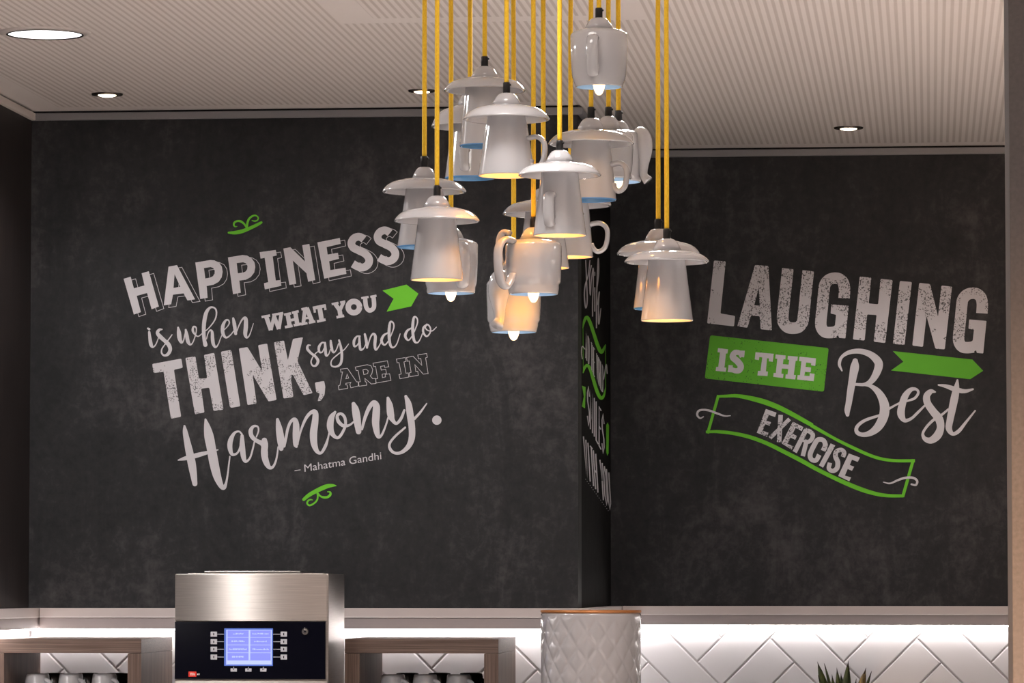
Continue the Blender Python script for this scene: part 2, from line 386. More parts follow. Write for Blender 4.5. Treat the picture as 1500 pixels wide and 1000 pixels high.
box('grout_bed', (XL+0.0001, 8.6, WT), (XL+0.0005, Y1, TTOP), M['grout'], wall_left)
box('grout_bed', (XR+0.0001, Y1, WT), (XR+0.0005, Y2, TTOP), M['grout'], wall_return)
vR = P(930+240/2.632, 860+288/2.632, Y2)      # a lower vertex of the pattern on the recess
vL = P(500+660/5, 860+598/5, Y1)              # a vertex seen through the shelf
TILEARGS = []
tiles(wall_recess, XR+0.006, 1.75, WT, TTOP, lambda x, y, h: (x, Y2-h, y), vR.x, vR.z, True)
tiles(wall_back, XL+0.006, XR-0.001, WT, TTOP, lambda x, y, h: (x, Y1-h, y), vL.x, vL.z, True)
tiles(wall_left, 8.7, Y1-0.006, WT, TTOP, lambda x, y, h: (XL+h, x, y), 9.7, vL.z)
tiles(wall_return, Y1+0.001, Y2-0.006, WT, TTOP, lambda x, y, h: (XR+h, x, y), 10.4, vL.z)

# ------------------------------------------------------------------ lettering (flat print on the walls)
def ribbon(pts, smooth=6, closed=False, w=None):
    """list of (x,y,w) -> list of polygons"""
    if w is not None: pts = [(p[0], p[1], w) for p in pts]
    if smooth > 1 and not closed: pts = crspline(pts, smooth)
    n = len(pts); L = []; R = []
    for i in range(n):
        a = pts[(i-1) % n] if (closed or i > 0) else pts[i]; c = pts[(i+1) % n] if (closed or i < n-1) else pts[i]; p = pts[i]
        def nrm(u, v):
            dx, dy = v[0]-u[0], v[1]-u[1]; l = math.hypot(dx, dy) or 1e-9; return (-dy/l, dx/l)
        n1 = nrm(a, p) if a is not p else nrm(p, c); n2 = nrm(p, c) if c is not p else n1
        mx, my = n1[0]+n2[0], n1[1]+n2[1]; l = math.hypot(mx, my) or 1e-9; mx /= l; my /= l
        k = 1/max(0.45, mx*n1[0]+my*n1[1]) if smooth <= 1 else 1.0
        h = max(p[2], 0.3)*0.5*k
        L.append((p[0]+mx*h, p[1]+my*h)); R.append((p[0]-mx*h, p[1]-my*h))
    return L, R
def quads(L, R, closed=False):
    n = len(L); return [[L[i], L[(i+1) % n], R[(i+1) % n], R[i]] for i in range(n if closed else n-1)]
def disc(x, y, r, n=14): return [(x+r*math.cos(2*PI*i/n), y+r*math.sin(2*PI*i/n)) for i in range(n)]
def roundpoly(pl, r):
    out = []; n = len(pl)
    for i in range(n):
        a, p, c = Vector(pl[i-1]), Vector(pl[i]), Vector(pl[(i+1) % n])
        da, dc = (a-p), (c-p); k = min(r, da.length*0.45, dc.length*0.45)
        s, e = p+da.normalized()*k, p+dc.normalized()*k
        for j in range(4):
            u_ = j/3; q = s*(1-u_)**2+p*2*u_*(1-u_)+e*u_*u_; out.append((q.x, q.y))
    return out
class Print:
    """collects flat shapes drawn in the coordinates of one enlarged crop (x0,y0,scale) and lays them on a wall plane"""
    def __init__(s, wall, plane, lift): s.wall, s.plane, s.lift = wall, plane, lift; s.polys = []; s.crop = (0, 0, 1); s.k = 0
    def at(s, x0, y0, sc): s.crop = (x0, y0, sc); return s
    def px(s, p): return (s.crop[0]+p[0]/s.crop[2], s.crop[1]+p[1]/s.crop[2])
    def poly(s, outer, *holes, r=0, off=(0,0)):
        o = roundpoly(outer, r) if r else outer
        s.polys.append(([s.px((x+off[0], y+off[1])) for x, y in o], [[s.px((x+off[0], y+off[1])) for x, y in h] for h in holes], s.k)); return s
    def stroke(s, pts, w=None, smooth=6, caps=True, off=(0,0)):
        s.k += 1
        pts = [(p[0]+off[0], p[1]+off[1])+tuple(p[2:]) for p in pts]
        L, R = ribbon(pts, smooth, w=w)
        for q in quads(L, R): s.polys.append(([s.px(p) for p in q], [], s.k))
        if caps:
            for p in (pts[0], pts[-1]):
                ww = w if w is not None else p[2]
                s.k += 1
                s.polys.append(([s.px(d) for d in disc(p[0], p[1], ww*0.5)], [], s.k))
        return s
    def ring(s, pts, w, off=(0,0)):
        L, R = ribbon([(p[0]+off[0], p[1]+off[1]) for p in pts], 1, True, w=w)
        s.k += 1
        for q in quads(L, R, True): s.polys.append(([s.px(p) for p in q], [], s.k))
        return s
    def build(s, name, m, label=None):
        bm = bmesh.new()
        for pi_, (o, hs, k) in enumerate(s.polys):
            loops = [[Vector((x, y, 0)) for x, y in lp] for lp in [o]+hs]
            flat = [v for lp in loops for v in lp]
            lift = s.lift + pi_*0.0000016
            vs = []
            for v in flat:
                if s.plane[0] == 'y': q = P(v.x, v.y, s.plane[1]); q.y -= lift
                else: q = PX(v.x, v.y, s.plane[1]); q.x += lift
                vs.append(bm.verts.new(q))
            if len(flat) == 4 and not hs: tris = [(0, 1, 2), (0, 2, 3)]
            else: tris = tessellate_polygon(loops)
            for tr in tris:
                if len(set(tr)) == 3:
                    a_, b_, c_ = (vs[i].co for i in tr)
                    if (b_-a_).cross(c_-a_).length < 1e-12: continue
                    try: bm.faces.new([vs[i] for i in tr])
                    except ValueError: pass
        want = Vector((0,-1,0)) if s.plane[0] == 'y' else Vector((1,0,0))
        bm.normal_update()
        for f_ in bm.faces:
            if f_.normal.dot(want) < 0: f_.normal_flip()
        o = obj(name, bm, m, s.wall)
        if label: o['label'] = label
        return o
BK = (wall_back, ('y', Y1)); RC = (wall_recess, ('y', Y2)); RT = (wall_return, ('x', XR))

# --- HAPPINESS
HAP = []   # (crop, outer, hole, strokes)
c1, c2, c3, c4 = (170,370,10), (270,350,10), (380,330,10), (480,320,10)
HAP.append((c1, [(112,382),(215,352),(262,522),(418,480),(376,302),(480,272),(628,788),(522,828),(455,590),(303,632),(365,870),(262,905)], []))
HAP.append((c1, [(770,205),(893,182),(1158,682),(1048,700),(990,595),(835,615),(808,755),(700,772)], [(858,315),(942,498),(842,518)]))
HAP.append((c2, [(162,345),(380,308),(440,312),(510,345),(550,405),(562,480),(548,560),(505,625),(430,668),(328,688),(342,860),(235,878)], [(288,425),(385,410),(425,425),(447,465),(445,505),(420,545),(380,565),(308,578)]))
HAP.append((c2, [(640,270),(855,235),(920,242),(985,280),(1028,340),(1040,410),(1025,490),(975,555),(905,595),(806,608),(828,785),(715,808)], [(768,352),(862,340),(905,355),(927,395),(922,440),(900,475),(860,492),(785,502)]))
HAP.append((c3, [(5,393),(240,360),(255,440),(195,455),(240,808),(312,800),(322,885),(80,938),(68,848),(130,832),(78,475),(18,487)], []))
HAP.append((c3, [(352,340),(455,320),(668,530),(628,292),(732,272),(818,800),(715,825),(690,700),(490,515),(540,855),(440,872)], []))
HAP.append((c3, [(850,250),(1178,185),(1192,270),(985,318),(1000,428),(1150,402),(1166,490),(1022,525),(1040,655),(1262,620),(1275,710),(950,780)], []))
SS = [(530,305),(490,275),(440,267),(380,295),(348,360),(375,425),(460,468),(555,520),(606,590),(598,660),(550,705),(490,718),(425,695),(370,663)]
outl = Print(*BK, 0.0004); main = Print(*BK, 0.0008)
for crop, o_, h_ in HAP:
    outl.at(*crop).ring(o_, 7.5, off=(72, 31)); main.at(*crop).poly(o_, *([h_] if h_ else []))
    if h_: outl.ring(h_, 7, off=(72, 31))
for d in ((0, 0), (383, -93)):
    pts = [(x+d[0], y+d[1]) for x, y in SS]
    main.at(*c4).stroke(pts, w=113, caps=False)
    L, R = ribbon([(x+72, y+31) for x, y in pts], 6, w=113)
    outl.at(*c4).ring(L+R[::-1], 7)
outl.build('lettering_outline', M['print'], 'thin white drop-shadow outline of the first word')
main.build('lettering', M['print'], 'HAPPINESS in bold white capitals')

# --- is when
w = Print(*BK, 0.0006).at(210, 440, 8.333)
for s_ in [
 [(55,340,20),(72,350,30)], [(72,385,28),(82,470,40),(95,540,44),(118,568,22),(150,540,14),(178,475,12),(190,430,10)],
 [(228,352,16),(195,358,32),(172,395,40),(205,440,50),(260,490,46),(310,540,50),(328,600,44),(300,655,38),(255,670,26),(224,640,20),(228,590,16),(265,535,14),(310,475,14),(350,418,12)],
 [(425,330,22),(435,390,50),(443,460,52),(465,512,30),(490,490,16),(505,430,16),(515,385,14)], [(518,358,24),(530,420,42),(545,500,44),(575,538,24),(605,510,14),(635,430,14),(648,360,14),(640,325,18),(612,322,22),(605,370,30),(632,415,20),(668,438,14),(710,410,12),(740,375,10)],
 [(735,392,12),(800,335,13),(860,260,15),(890,190,18),(888,115,20),(850,83,20),(805,95,30),(765,160,46),(742,280,48),(738,400,44),(745,480,44),(758,540,52)],
 [(772,470,12),(790,400,14),(818,362,18),(840,385,32),(845,460,42),(855,530,40),(882,570,24),(915,535,14),(940,470,12),(960,420,10)],
 [(975,370,12),(1025,320,12),(1050,275,16),(1038,240,18),(1005,245,26),(972,310,42),(972,400,42),(1010,452,24),(1060,425,14),(1110,365,12)],
 [(1098,218,26),(1112,290,44),(1128,405,36)], [(1140,380,14),(1175,290,15),(1215,225,24),(1250,222,44),(1252,320,52),(1245,410,46),(1265,452,26),(1300,415,14),(1345,280,8)]]: w.stroke(s_)
w.build('lettering', M['print'], 'is when in flowing white script')

# --- WHAT YOU
w = Print(*BK, 0.0006).at(380, 420, 6.25)
def st(pts, ww): w.stroke(pts, w=ww, smooth=1, caps=False)
st([(62,270),(106,396)], 40); st([(106,396),(134,268)], 30); st([(134,268),(178,386)], 36); st([(178,386),(200,250)], 32); st([(20,277),(98,262)], 22); st([(118,258),(218,240)], 22)
st([(258,245),(278,362)], 40); st([(328,232),(348,346)], 40); st([(265,310),(345,294)], 24); st([(226,255),(290,243)], 22); st([(298,238),(360,223)], 22); st([(234,369),(304,356)], 24); st([(314,352),(384,338)], 24)
st([(418,196),(402,338)], 34); st([(432,192),(484,322)], 42); st([(412,290),(465,280)], 20); st([(383,343),(440,331)], 22); st([(452,329),(512,316)], 22); st([(385,206),(440,194)], 22)
st([(490,196),(608,172)], 30); st([(502,190),(508,236)], 20); st([(599,168),(605,212)], 20); st([(550,180),(571,308)], 42); st([(528,317),(606,300)], 24)
st([(690,150),(738,218)], 38); st([(772,138),(738,212)], 32); st([(733,205),(745,276)], 40); st([(662,159),(724,146)], 20); st([(740,144),(786,133)], 20); st([(706,279),(776,265)], 24)
w.stroke([(865+52*math.cos(a*PI/12), 185+52*math.sin(a*PI/12)) for a in range(25)], w=50, smooth=1, caps=False)
w.stroke([(967,100),(977,180),(1000,213),(1025,213),(1047,190),(1050,150),(1044,88)], w=40, smooth=6, caps=False); st([(933,104),(1000,92)], 20); st([(1016,92),(1072,80)], 20)
w.build('lettering', M['print'], 'WHAT YOU in white slab capitals')
Print(*BK, 0.0006).at(540, 220, 3.334).poly([(68,685),(185,656),(243,700),(208,762),(88,788),(122,725)]).build('arrow_flag', M['green'], 'green notched arrow shape after the second line')

# --- THINK,
w = Print(*BK, 0.0006).at(210, 480, 7.1436)
w.poly([(93,378),(398,322),(413,418),(320,438),(396,930),(290,950),(212,460),(108,472)], r=14)
w.poly([(440,315),(545,298),(582,532),(668,528),(635,283),(742,262),(838,855),(735,870),(690,625),(605,636),(640,885),(540,905)], r=14)
w.poly([(812,250),(920,230),(1015,820),(908,838)], r=14)
w.at(350, 480, 8.333)
w.poly([(0,252),(105,235),(285,530),(235,212),(345,192),(460,880),(360,898),(168,570),(216,925),(105,942)], r=14)
w.poly([(428,178),(550,155),(598,395),(660,135),(782,115),(715,405),(900,795),(790,822),(655,565),(635,620),(665,845),(545,862)], r=14)
w.poly([(928,668),(1040,648),(1055,720),(1045,820),(1000,890),(960,895),(988,800),(945,785)], r=14)
w.build('lettering', M['print_worn'], 'THINK with a comma, tall worn white capitals')

# --- say and do
w = Print(*BK, 0.0006).at(440, 460, 7.143)
D = [(915,195,14),(870,225,24),(850,280,28),(880,322,18),(915,290,12),(950,220,12),(978,140,14),(972,92,16),(943,82,22),(930,150,30),(930,250,30),(945,330,26),(975,348,16),(1010,310,12),(1045,205,8)]
for s_ in [
 [(105,325,12),(80,328,20),(75,365,28),(115,410,26),(160,445,26),(185,490,30),(165,535,24),(130,538,18),(112,500,14),(130,450,12),(165,405,12),(190,390,10)],
 [(262,300,14),(225,300,18),(195,345,28),(200,395,22),(230,395,14),(255,345,12)], [(258,300,22),(262,360,28),(270,430,26),(295,420,12),(315,370,10)],
 [(318,280,22),(325,340,30),(345,400,20),(375,375,12),(400,310,12)], [(405,272,18),(425,350,26),(435,440,28),(420,520,26),(370,550,18),(325,535,16),(330,480,12),(400,415,12),(460,370,10),(505,312,8)],
 [(625,230,14),(590,235,18),(562,280,28),(565,335,22),(595,325,14),(620,280,12)], [(618,235,20),(620,300,26),(630,370,26),(665,355,12),(688,300,10)],
 [(675,210,22),(690,280,30),(698,350,22)], [(705,335,12),(735,240,14),(765,205,22),(785,235,30),(780,320,30),(790,372,22),(820,340,12),(850,280,10)],
 D, [(x+248, y-50, q) for x, y, q in D[:-2]]+[(1250,270,12),(1278,205,10)],
 [(1325,105,14),(1290,140,22),(1287,190,22),(1320,232,18),(1355,200,14),(1362,150,16),(1335,110,16),(1308,135,14),(1330,168,12),(1380,175,12),(1425,135,8)]]: w.stroke(s_)
w.build('lettering', M['print'], 'say and do in white script')

# --- ARE IN (outline letters)
w = Print(*BK, 0.0006).at(490, 510, 10)
for rg in [
 [(88,305),(190,292),(325,492),(346,490),(352,550),(240,578),(225,525),(240,500),(168,512),(165,535),(185,535),(195,585),(65,608),(58,550),(80,540),(118,345),(95,350)], [(185,378),(208,435),(168,445)],
 [(305,275),(480,240),(535,255),(560,310),(548,370),(525,405),(560,445),(605,440),(606,515),(540,522),(445,440),(452,490),(470,495),(472,540),(360,555),(352,495),(378,488),(345,325),(318,325)], [(418,315),(465,305),(495,330),(485,370),(430,385)],
 [(565,218),(775,182),(795,270),(735,280),(735,255),(675,265),(685,320),(750,305),(762,368),(698,380),(703,428),(748,418),(742,382),(808,372),(828,470),(612,508),(602,450),(632,440),(602,265),(575,268)],
 [(908,158),(1038,135),(1050,190),(1018,200),(1048,365),(1080,360),(1090,420),(960,445),(945,385),(978,375),(945,210),(918,212)],
 [(1055,135),(1150,115),(1280,250),(1265,150),(1230,155),(1220,98),(1350,75),(1360,130),(1335,140),(1372,370),(1300,378),(1178,240),(1192,340),(1220,335),(1228,395),(1105,415),(1095,360),(1122,352),(1095,185),(1068,190)]]: w.ring(rg, 7)
w.build('lettering', M['print'], 'ARE IN in hollow thin-lined capitals')

# --- Harmony.
w = Print(*BK, 0.0006).at(250, 590, 7.143)
for s_ in [
 [(145,242,22),(152,300,50),(172,400,66),(198,520,80),(222,640,84),(240,750,70),(254,845,52)],
 [(365,172,20),(382,250,66),(402,350,98),(425,470,96),(452,620,96),(485,760,84),(525,860,56),(558,885,44),(582,830,24),(598,740,18),(610,640,16),(620,560,14)],
 [(80,598,12),(150,580,40),(260,552,50),(380,520,36),(495,490,12)],
 [(745,325,18),(715,298,18),(668,315,28),(630,385,50),(620,460,52),(642,535,34),(690,530,22),(722,480,20),(740,400,18)], [(748,345,34),(750,450,56),(762,560,52),(785,612,30),(830,575,20),(860,480,18),(878,400,14)],
 [(898,355,14),(920,290,16),(910,247,18),(868,245,28),(838,290,44),(850,350,44),(900,395,42),(965,430,54),(985,500,62),(987,580,62)]]: w.stroke(s_)
w.at(370, 580, 8.333)
for s_ in [
 [(145,540,66),(150,600,80),(143,700,80),(165,800,74),(205,868,50),(250,862,32),(285,790,24),(305,690,20),(312,620,16)],
 [(305,285,36),(325,400,80),(345,540,90),(350,640,56)], [(385,610,36),(410,500,34),(430,400,34),(465,315,36),(515,285,50),(532,350,76),(530,480,80),(530,590,64),(535,615,34)], [(555,560,20),(590,420,26),(650,275,36),(715,200,44),(765,200,66),(765,300,80),(745,450,90),(752,580,80),(790,675,50),(840,690,34),(890,610,38),(920,520,24),(935,450,20)],
 [(1008,195,30),(965,260,70),(948,350,82),(960,430,70),(1000,490,45),(1050,505,36),(1100,440,34),(1135,350,34),(1125,260,36),(1080,215,34),(1035,240,36),(1050,310,44),(1110,362,40),(1180,355,28),(1240,310,20)]]: w.stroke(s_)
w.at(500, 560, 8.333)
for s_ in [
 [(150,262,48),(172,330,86),(192,450,92),(212,600,66)], [(252,570,30),(290,430,40),(340,310,50),(395,245,56),(428,290,84),(425,400,92),(420,500,88),(438,620,66),(460,668,36),(500,630,28),(545,520,22),(572,430,20)],
 [(570,190,34),(590,280,78),(605,400,84),(632,465,50),(675,500,36),(730,440,36),(770,340,28)], [(788,170,34),(820,260,74),(842,400,84),(862,550,80),(860,680,76),(820,780,60),(740,850,42),(660,862,34),(602,820,36),(590,750,30),(655,660,28),(780,550,24)], [(890,445,34),(960,370,28),(1043,257,14)]]: w.stroke(s_)
w.poly(disc(1167, 460, 57, 28))
w.build('lettering', M['print'], 'Harmony with a full stop, large white brush script')

# --- attribution line (built-in sans letters laid on the wall)
def textprint(body, px_bl, px_br, cap, wall, Y, lift, m, parent, label=None, name='lettering'):
    cu = bpy.data.curves.new('text', 'FONT'); cu.body = body; cu.size = 1; cu.offset = 0.0
    o = bpy.data.objects.new('text', cu); COL.objects.link(o); bpy.context.view_layer.update()
    me = bpy.data.meshes.new_from_object(o.evaluated_get(bpy.context.evaluated_depsgraph_get()))
    bpy.data.objects.remove(o); xs = [v.co.x for v in me.vertices]; x0, x1 = min(xs), max(xs)
    sx = (px_br[0]-px_bl[0])/(x1-x0); sl = (px_br[1]-px_bl[1])/(x1-x0); sy = cap/0.729
    n = math.hypot(sx, sl); ux, uy = sx/n, sl/n
    for v in me.vertices:
        X = v.co.x-x0
        q = P(px_bl[0]+X*sx+v.co.y*sy*uy*0.4, px_bl[1]+X*sl-v.co.y*sy*abs(ux), Y); q.y -= lift; v.co = q
    me.update(); me.name = name
    o = link_mesh(name, me, m, parent)
    if label: o['label'] = label
    return o
textprint('– Mahatma Gandhi', (431.8, 693.2), (558.8, 672.2), 11.4, None, Y1, 0.0006, M['print'], wall_back, 'small white attribution line under the quote')

# --- green flourishes
w = Print(*BK, 0.0006).at(325, 305, 21.43)
for s_ in [[(215,765,60),(400,765,110),(600,730,120),(800,660,110),(1000,570,100),(1150,495,90),(1240,445,70)], [(770,600,50),(700,490,60),(600,415,70),(500,400,60),(405,440,60),(375,520,55),(420,575,40),(480,568,20)], [(795,620,60),(800,480,66),(850,340,66),(950,250,58),(1060,225,46),(1140,290,40),(1120,370,40),(1040,402,45),(950,385,30)]]: w.stroke(s_)
w.build('flourish', M['green'], 'small green curled flourish above the quote')
w = Print(*BK, 0.0006).at(430, 700, 20)
for s_ in [[(300,625,90),(450,500,110),(650,385,120),(850,290,130),(1000,235,120),(1150,215,80),(1250,225,20)], [(690,400,60),(710,520,50),(690,640,50),(600,740,50),(470,800,50),(400,740,50),(430,660,50),(500,630,40),(560,640,20)], [(710,450,60),(790,530,50),(900,565,70),(1010,550,70),(1080,480,70),(1070,410,50),(1000,400,30)]]: w.stroke(s_)
w.build('flourish', M['green'], 'small green curled flourish below the attribution')

# --- right wall: LAUGHING
w = Print(*RC, 0.0006).at(1030, 370, 7.693)
w.poly([(122,88),(255,98),(195,685),(360,712),(348,830),(45,795)], r=14)
w.poly([(585,138),(735,150),(775,875),(648,862),(638,715),(538,708),(500,845),(385,830)], [(628,390),(638,598),(575,592)], r=14)
w.stroke([(955,180),(925,460),(897,720),(912,795),(955,840),(1015,850),(1075,838),(1112,795),(1128,740),(1156,470),(1185,204)], w=130, smooth=5, caps=False)
def GG(dx, dy):
    G = [(588,436),(593,330),(575,255),(530,217),(475,210),(418,228),(376,275),(362,340),(345,520),(326,700),(335,770),(372,815),(430,823),(495,815)]
    w.stroke([(x+dx, y+dy) for x, y in G], w=128, smooth=5, caps=False)
    w.poly([(x+dx, y+dy) for x, y in [(445,505),(640,522),(603,888),(532,882),(522,852),(470,880),(450,765),(486,742),(498,622),(437,608)]], r=8)
w.at(1160, 380, 7.693); GG(0, 0)
w.poly([(765,192),(895,205),(865,495),(972,505),(1000,218),(1135,232),(1052,940),(922,925),(955,625),(848,618),(820,912),(688,900)], r=14)
w.at(1300, 400, 7.694)
w.poly([(140,88),(275,100),(192,808),(62,795)], r=14)
w.poly([(358,110),(480,122),(570,490),(608,140),(728,150),(645,858),(540,850),(440,480),(400,830),(280,815)], r=14)
GG(476, 16)
w.build('lettering', M['print_worn'], 'LAUGHING in tall worn white capitals')
Print(*RC, 0.0006).at(1020, 480, 7.143).poly([(145,78),(1385,212),(1335,668),(88,528)], r=22).build('label_block', M['green_soft'], 'green block behind the slab letters')
w = Print(*RC, 0.0012).at(1020, 480, 7.143)
w.poly([(228,212),(332,225),(326,268),(310,268),(295,415),(315,418),(308,460),(203,450),(208,408),(230,408),(248,258),(222,255)])
w.stroke([(482,300,56),(455,264,52),(405,260,58),(382,305,66),(430,350,68),(465,400,66),(450,442,62),(410,450,54),(365,432,48)], caps=False)
w.poly([(462,238),(508,240),(500,310),(452,302)]); w.poly([(338,388),(382,392),(378,466),(328,462)])
w.poly([(620,255),(810,272),(800,355),(758,350),(760,320),(740,318),(728,455),(750,458),(745,505),(640,498),(645,450),(672,450),(690,310),(660,305),(655,338),(612,330)])
w.poly([(830,278),(935,290),(932,330),(912,328),(905,380),(965,385),(972,335),(955,332),(958,292),(1062,302),(1058,345),(1040,345),(1020,492),(1042,495),(1035,540),(932,530),(936,488),(955,488),(962,430),(895,425),(890,480),(912,482),(908,525),(805,512),(810,472),(832,472),(848,325),(826,322)])
w.poly([(1080,302),(1252,320),(1245,398),(1200,392),(1203,370),(1150,362),(1143,408),(1200,415),(1195,465),(1138,460),(1130,500),(1185,505),(1188,475),(1238,482),(1228,558),(1055,540),(1060,495),(1085,495),(1100,350),(1075,348)])
w.build('lettering', M['print'], 'IS THE in white slab capitals on the green block')
w = Print(*RC, 0.0006).at(1210, 500, 6.667)
for s_ in [
 [(285,190,52),(280,250,85),(262,350,75),(240,480,68),(222,600,60),(208,670,56),(210,715,36)],
 [(155,285,14),(130,220,30),(155,150,30),(230,105,42),(330,95,50),(430,125,62),(500,185,78),(515,240,80),(485,325,70),(435,393,54),(370,420,32),(285,418,26)],
 [(330,418,24),(430,432,36),(515,500,66),(568,610,90),(565,720,94),(515,825,84),(440,890,60),(360,910,42),(302,885,40),(305,830,34),(380,770,30),(520,722,24)], [(600,670,16),(715,600,16)]]: w.stroke(s_)
w.at(1290, 500, 6.25)
for s_ in [
 [(80,610,16),(180,560,18)], [(240,545,18),(310,520,24),(345,470,24),(325,437,24),(275,442,40),(225,500,60),(195,590,65),(187,665,68),(220,722,38),(280,705,26),(340,650,24),(400,590,18)],
 [(500,462,14),(460,458,44),(422,500,62),(430,565,66),(480,640,70),(535,710,75),(548,790,68),(520,860,75),(460,905,60),(405,890,40),(387,840,24),(430,770,24),(500,705,26),(560,670,22),(620,620,18)],
 [(703,355,18),(695,420,50),(680,500,70),(655,620,68),(635,720,62),(625,795,58),(660,845,34),(715,820,34),(780,740,24),(865,634,14)], [(530,398,14),(600,410,34),(690,440,46),(770,455,36),(845,437,16)]]: w.stroke(s_)
w.build('lettering', M['print'], 'Best in large white brush script')
Print(*RC, 0.0006).at(1290, 500, 6.25).poly([(112,88),(840,165),(938,268),(820,345),(95,265),(208,185)]).build('arrow_flag', M['green_flat'], 'long green notched arrow shape beside the script word')
w = Print(*RC, 0.0006).at(1010, 570, 8.333)
w.stroke([(335,88,30),(450,83,36),(600,82,44),(850,135,62),(1050,205,62),(1250,302,56),(1500,440,48)], caps=False)
w.stroke([(200,520,30),(350,517,38),(550,540,42),(750,587,46),(950,662,48),(1150,760,50),(1350,862,52),(1500,945,50)], caps=False)
w.stroke([(354,72),(222,538)], w=34, smooth=1, caps=False)
w.at(1170, 610, 7.695)
w.stroke([(140,98,40),(400,245,34),(600,345,36),(800,435,36),(950,480,34),(1100,497,34),(1310,497,34)], caps=False)
w.stroke([(1180,893,34),(1000,890,38),(850,865,44),(650,800,50),(400,690,46),(200,590,46),(140,556,46)], caps=False)
w.stroke([(1293,482),(1172,905)], w=34, smooth=1, caps=False)
w.build('banner_outline', M['green'], 'green outline of a waving ribbon banner')
w = Print(*RC, 0.0011).at(1010, 570, 8.333)
w.stroke([(170,335,14),(130,352,20),(95,315,26),(110,265,26),(170,250,24),(250,262,26),(340,295,26),(430,325,18),(500,322,10)])
w.at(1170, 610, 7.695).stroke([(955,738,10),(1030,752,18),(1120,715,24),(1200,690,26),(1290,690,26),(1335,725,26),(1320,770,24),(1270,762,20)])
w.build('curl', M['print'], 'white curls across both ends of the banner')
w = Print(*RC, 0.0006).at(1010, 570, 8.333)
w.poly([(932,240),(1062,285),(1045,338),(968,312),(940,382),(995,402),(978,445),(925,425),(892,505),(965,530),(948,580),(822,530)])
w.stroke([(1113,312),(1094,645)], w=55, smooth=1, caps=False); w.stroke([(1222,362),(982,596)], w=48, smooth=1, caps=False)
w.poly([(1262,395),(1390,460),(1370,510),(1295,470),(1260,540),(1310,570),(1290,615),(1235,590),(1195,665),(1270,695),(1245,735),(1125,660)])
w.at(1170, 610, 7.695)
w.stroke([(88,140),(-45,400)], w=52, smooth=1, caps=False)
w.stroke([(70,150,50),(125,168,50),(158,205,50),(145,255,48),(105,285,44),(50,262,40)], caps=False); w.stroke([(90,270),(46,445)], w=50, smooth=1, caps=False)
w.stroke([(275,385,55),(300,320,55),(275,265,52),(215,262,54),(175,320,56),(130,420,56),(142,480,52),(195,492,50),(232,430,54)], caps=False)
w.poly([(360,302),(412,325),(275,575),(228,548)])
w.stroke([(498,455,50),(512,405,50),(478,375,48),(425,395,52),(415,450,54),(440,510,56),(432,580,54),(385,612,50),(340,585,48),(352,520,50)], caps=False)
w.poly([(565,415),(690,462),(665,510),(600,485),(575,545),(625,565),(600,610),(552,590),(520,665),(590,685),(570,728),(445,668)])
w.build('lettering', M['print_worn'], 'EXERCISE in white capitals sloping along the banner')

# --- narrow return wall
GL = {'A': [[(0,0),(.5,1),(1,0)],[(.2,.35),(.8,.35)]], 'N': [[(0,0),(0,1),(1,0),(1,1)]], 'D': [[(0,0),(0,1),(.7,.95),(1,.6),(1,.35),(.7,.05),(0,0)]], 'T': [[(0,1),(1,1)],[(.5,1),(.5,0)]],
 'H': [[(0,0),(0,1)],[(1,0),(1,1)],[(0,.5),(1,.5)]], 'E': [[(1,1),(0,1),(0,0),(1,0)],[(0,.5),(.8,.5)]], 'W': [[(0,1),(.25,0),(.5,.8),(.75,0),(1,1)]], 'O': [[(.5,1),(1,.8),(1,.2),(.5,0),(0,.2),(0,.8),(.5,1)]],
 'R': [[(0,0),(0,1),(.8,.95),(1,.75),(.8,.5),(0,.5)],[(.5,.5),(1,0)]], 'L': [[(0,1),(0,0),(1,0)]], 'S': [[(1,.8),(.5,1),(0,.8),(.1,.6),(.9,.4),(1,.2),(.5,0),(0,.2)]], 'M': [[(0,0),(0,1),(.5,.3),(1,1),(1,0)]],
 'I': [[(.5,0),(.5,1)]], 'Y': [[(0,1),(.5,.5),(1,1)],[(.5,.5),(.5,0)]], 'U': [[(0,1),(0,.2),(.5,0),(1,.2),(1,1)]], ' ': []}
def word(pr, txt, TL, TR, BL, ww):
    n = len(txt); e = Vector(TR)-Vector(TL); d = Vector(BL)-Vector(TL)
    for i, ch in enumerate(txt):
        for s_ in GL[ch]:
            pts = []
            for x, y in s_:
                q = Vector(TL)+e*((i+0.12+0.72*x)/n)+d*(1-y); pts.append((q.x, q.y))
            pr.stroke(pts, w=ww, smooth=1, caps=False)
w = Print(*RT, 0.0006).at(830, 370, 5.263)
for s_ in [[(178,60,7),(165,170,9),(142,250,9),(135,330,9),(145,425,10),(157,370,9),(152,220,8),(145,60,7)], [(188,100,9),(175,180,8),(180,328,9),(188,220,7),(203,118,9),(203,250,8),(198,380,9),(198,488,9)], [(215,270,8),(215,450,9)], [(215,150,8),(215,175,8)], [(228,300,7),(245,160,8),(242,42,9),(235,160,9),(228,400,9),(228,578,9)], [(235,400,7),(250,300,9),(243,400,9),(245,552,9),(262,430,6)]]: w.stroke(s_)
word(w, 'AND THE WORLD', (142, 600), (280, 880), (142, 810), 5.2)
w.stroke([(118,818,7),(112,770,8),(118,722,8),(138,742,8)]); w.stroke([(283,975,7),(292,920,8),(303,862,9),(310,930,8)])
w.at(830, 550, 4.762)
word(w, 'SMILES', (140, 60), (262, 290), (140, 330), 7.6); word(w, 'WITH YOU', (112, 420), (295, 680), (128, 690), 8.4)
for k in range(16): w.poly(disc(130+k*10.5, 722+k*14.6, 2.6, 6))
w.build('lettering', M['print'], 'white words seen very obliquely on the narrow wall')
w = Print(*RT, 0.0006).at(830, 370, 5.263)
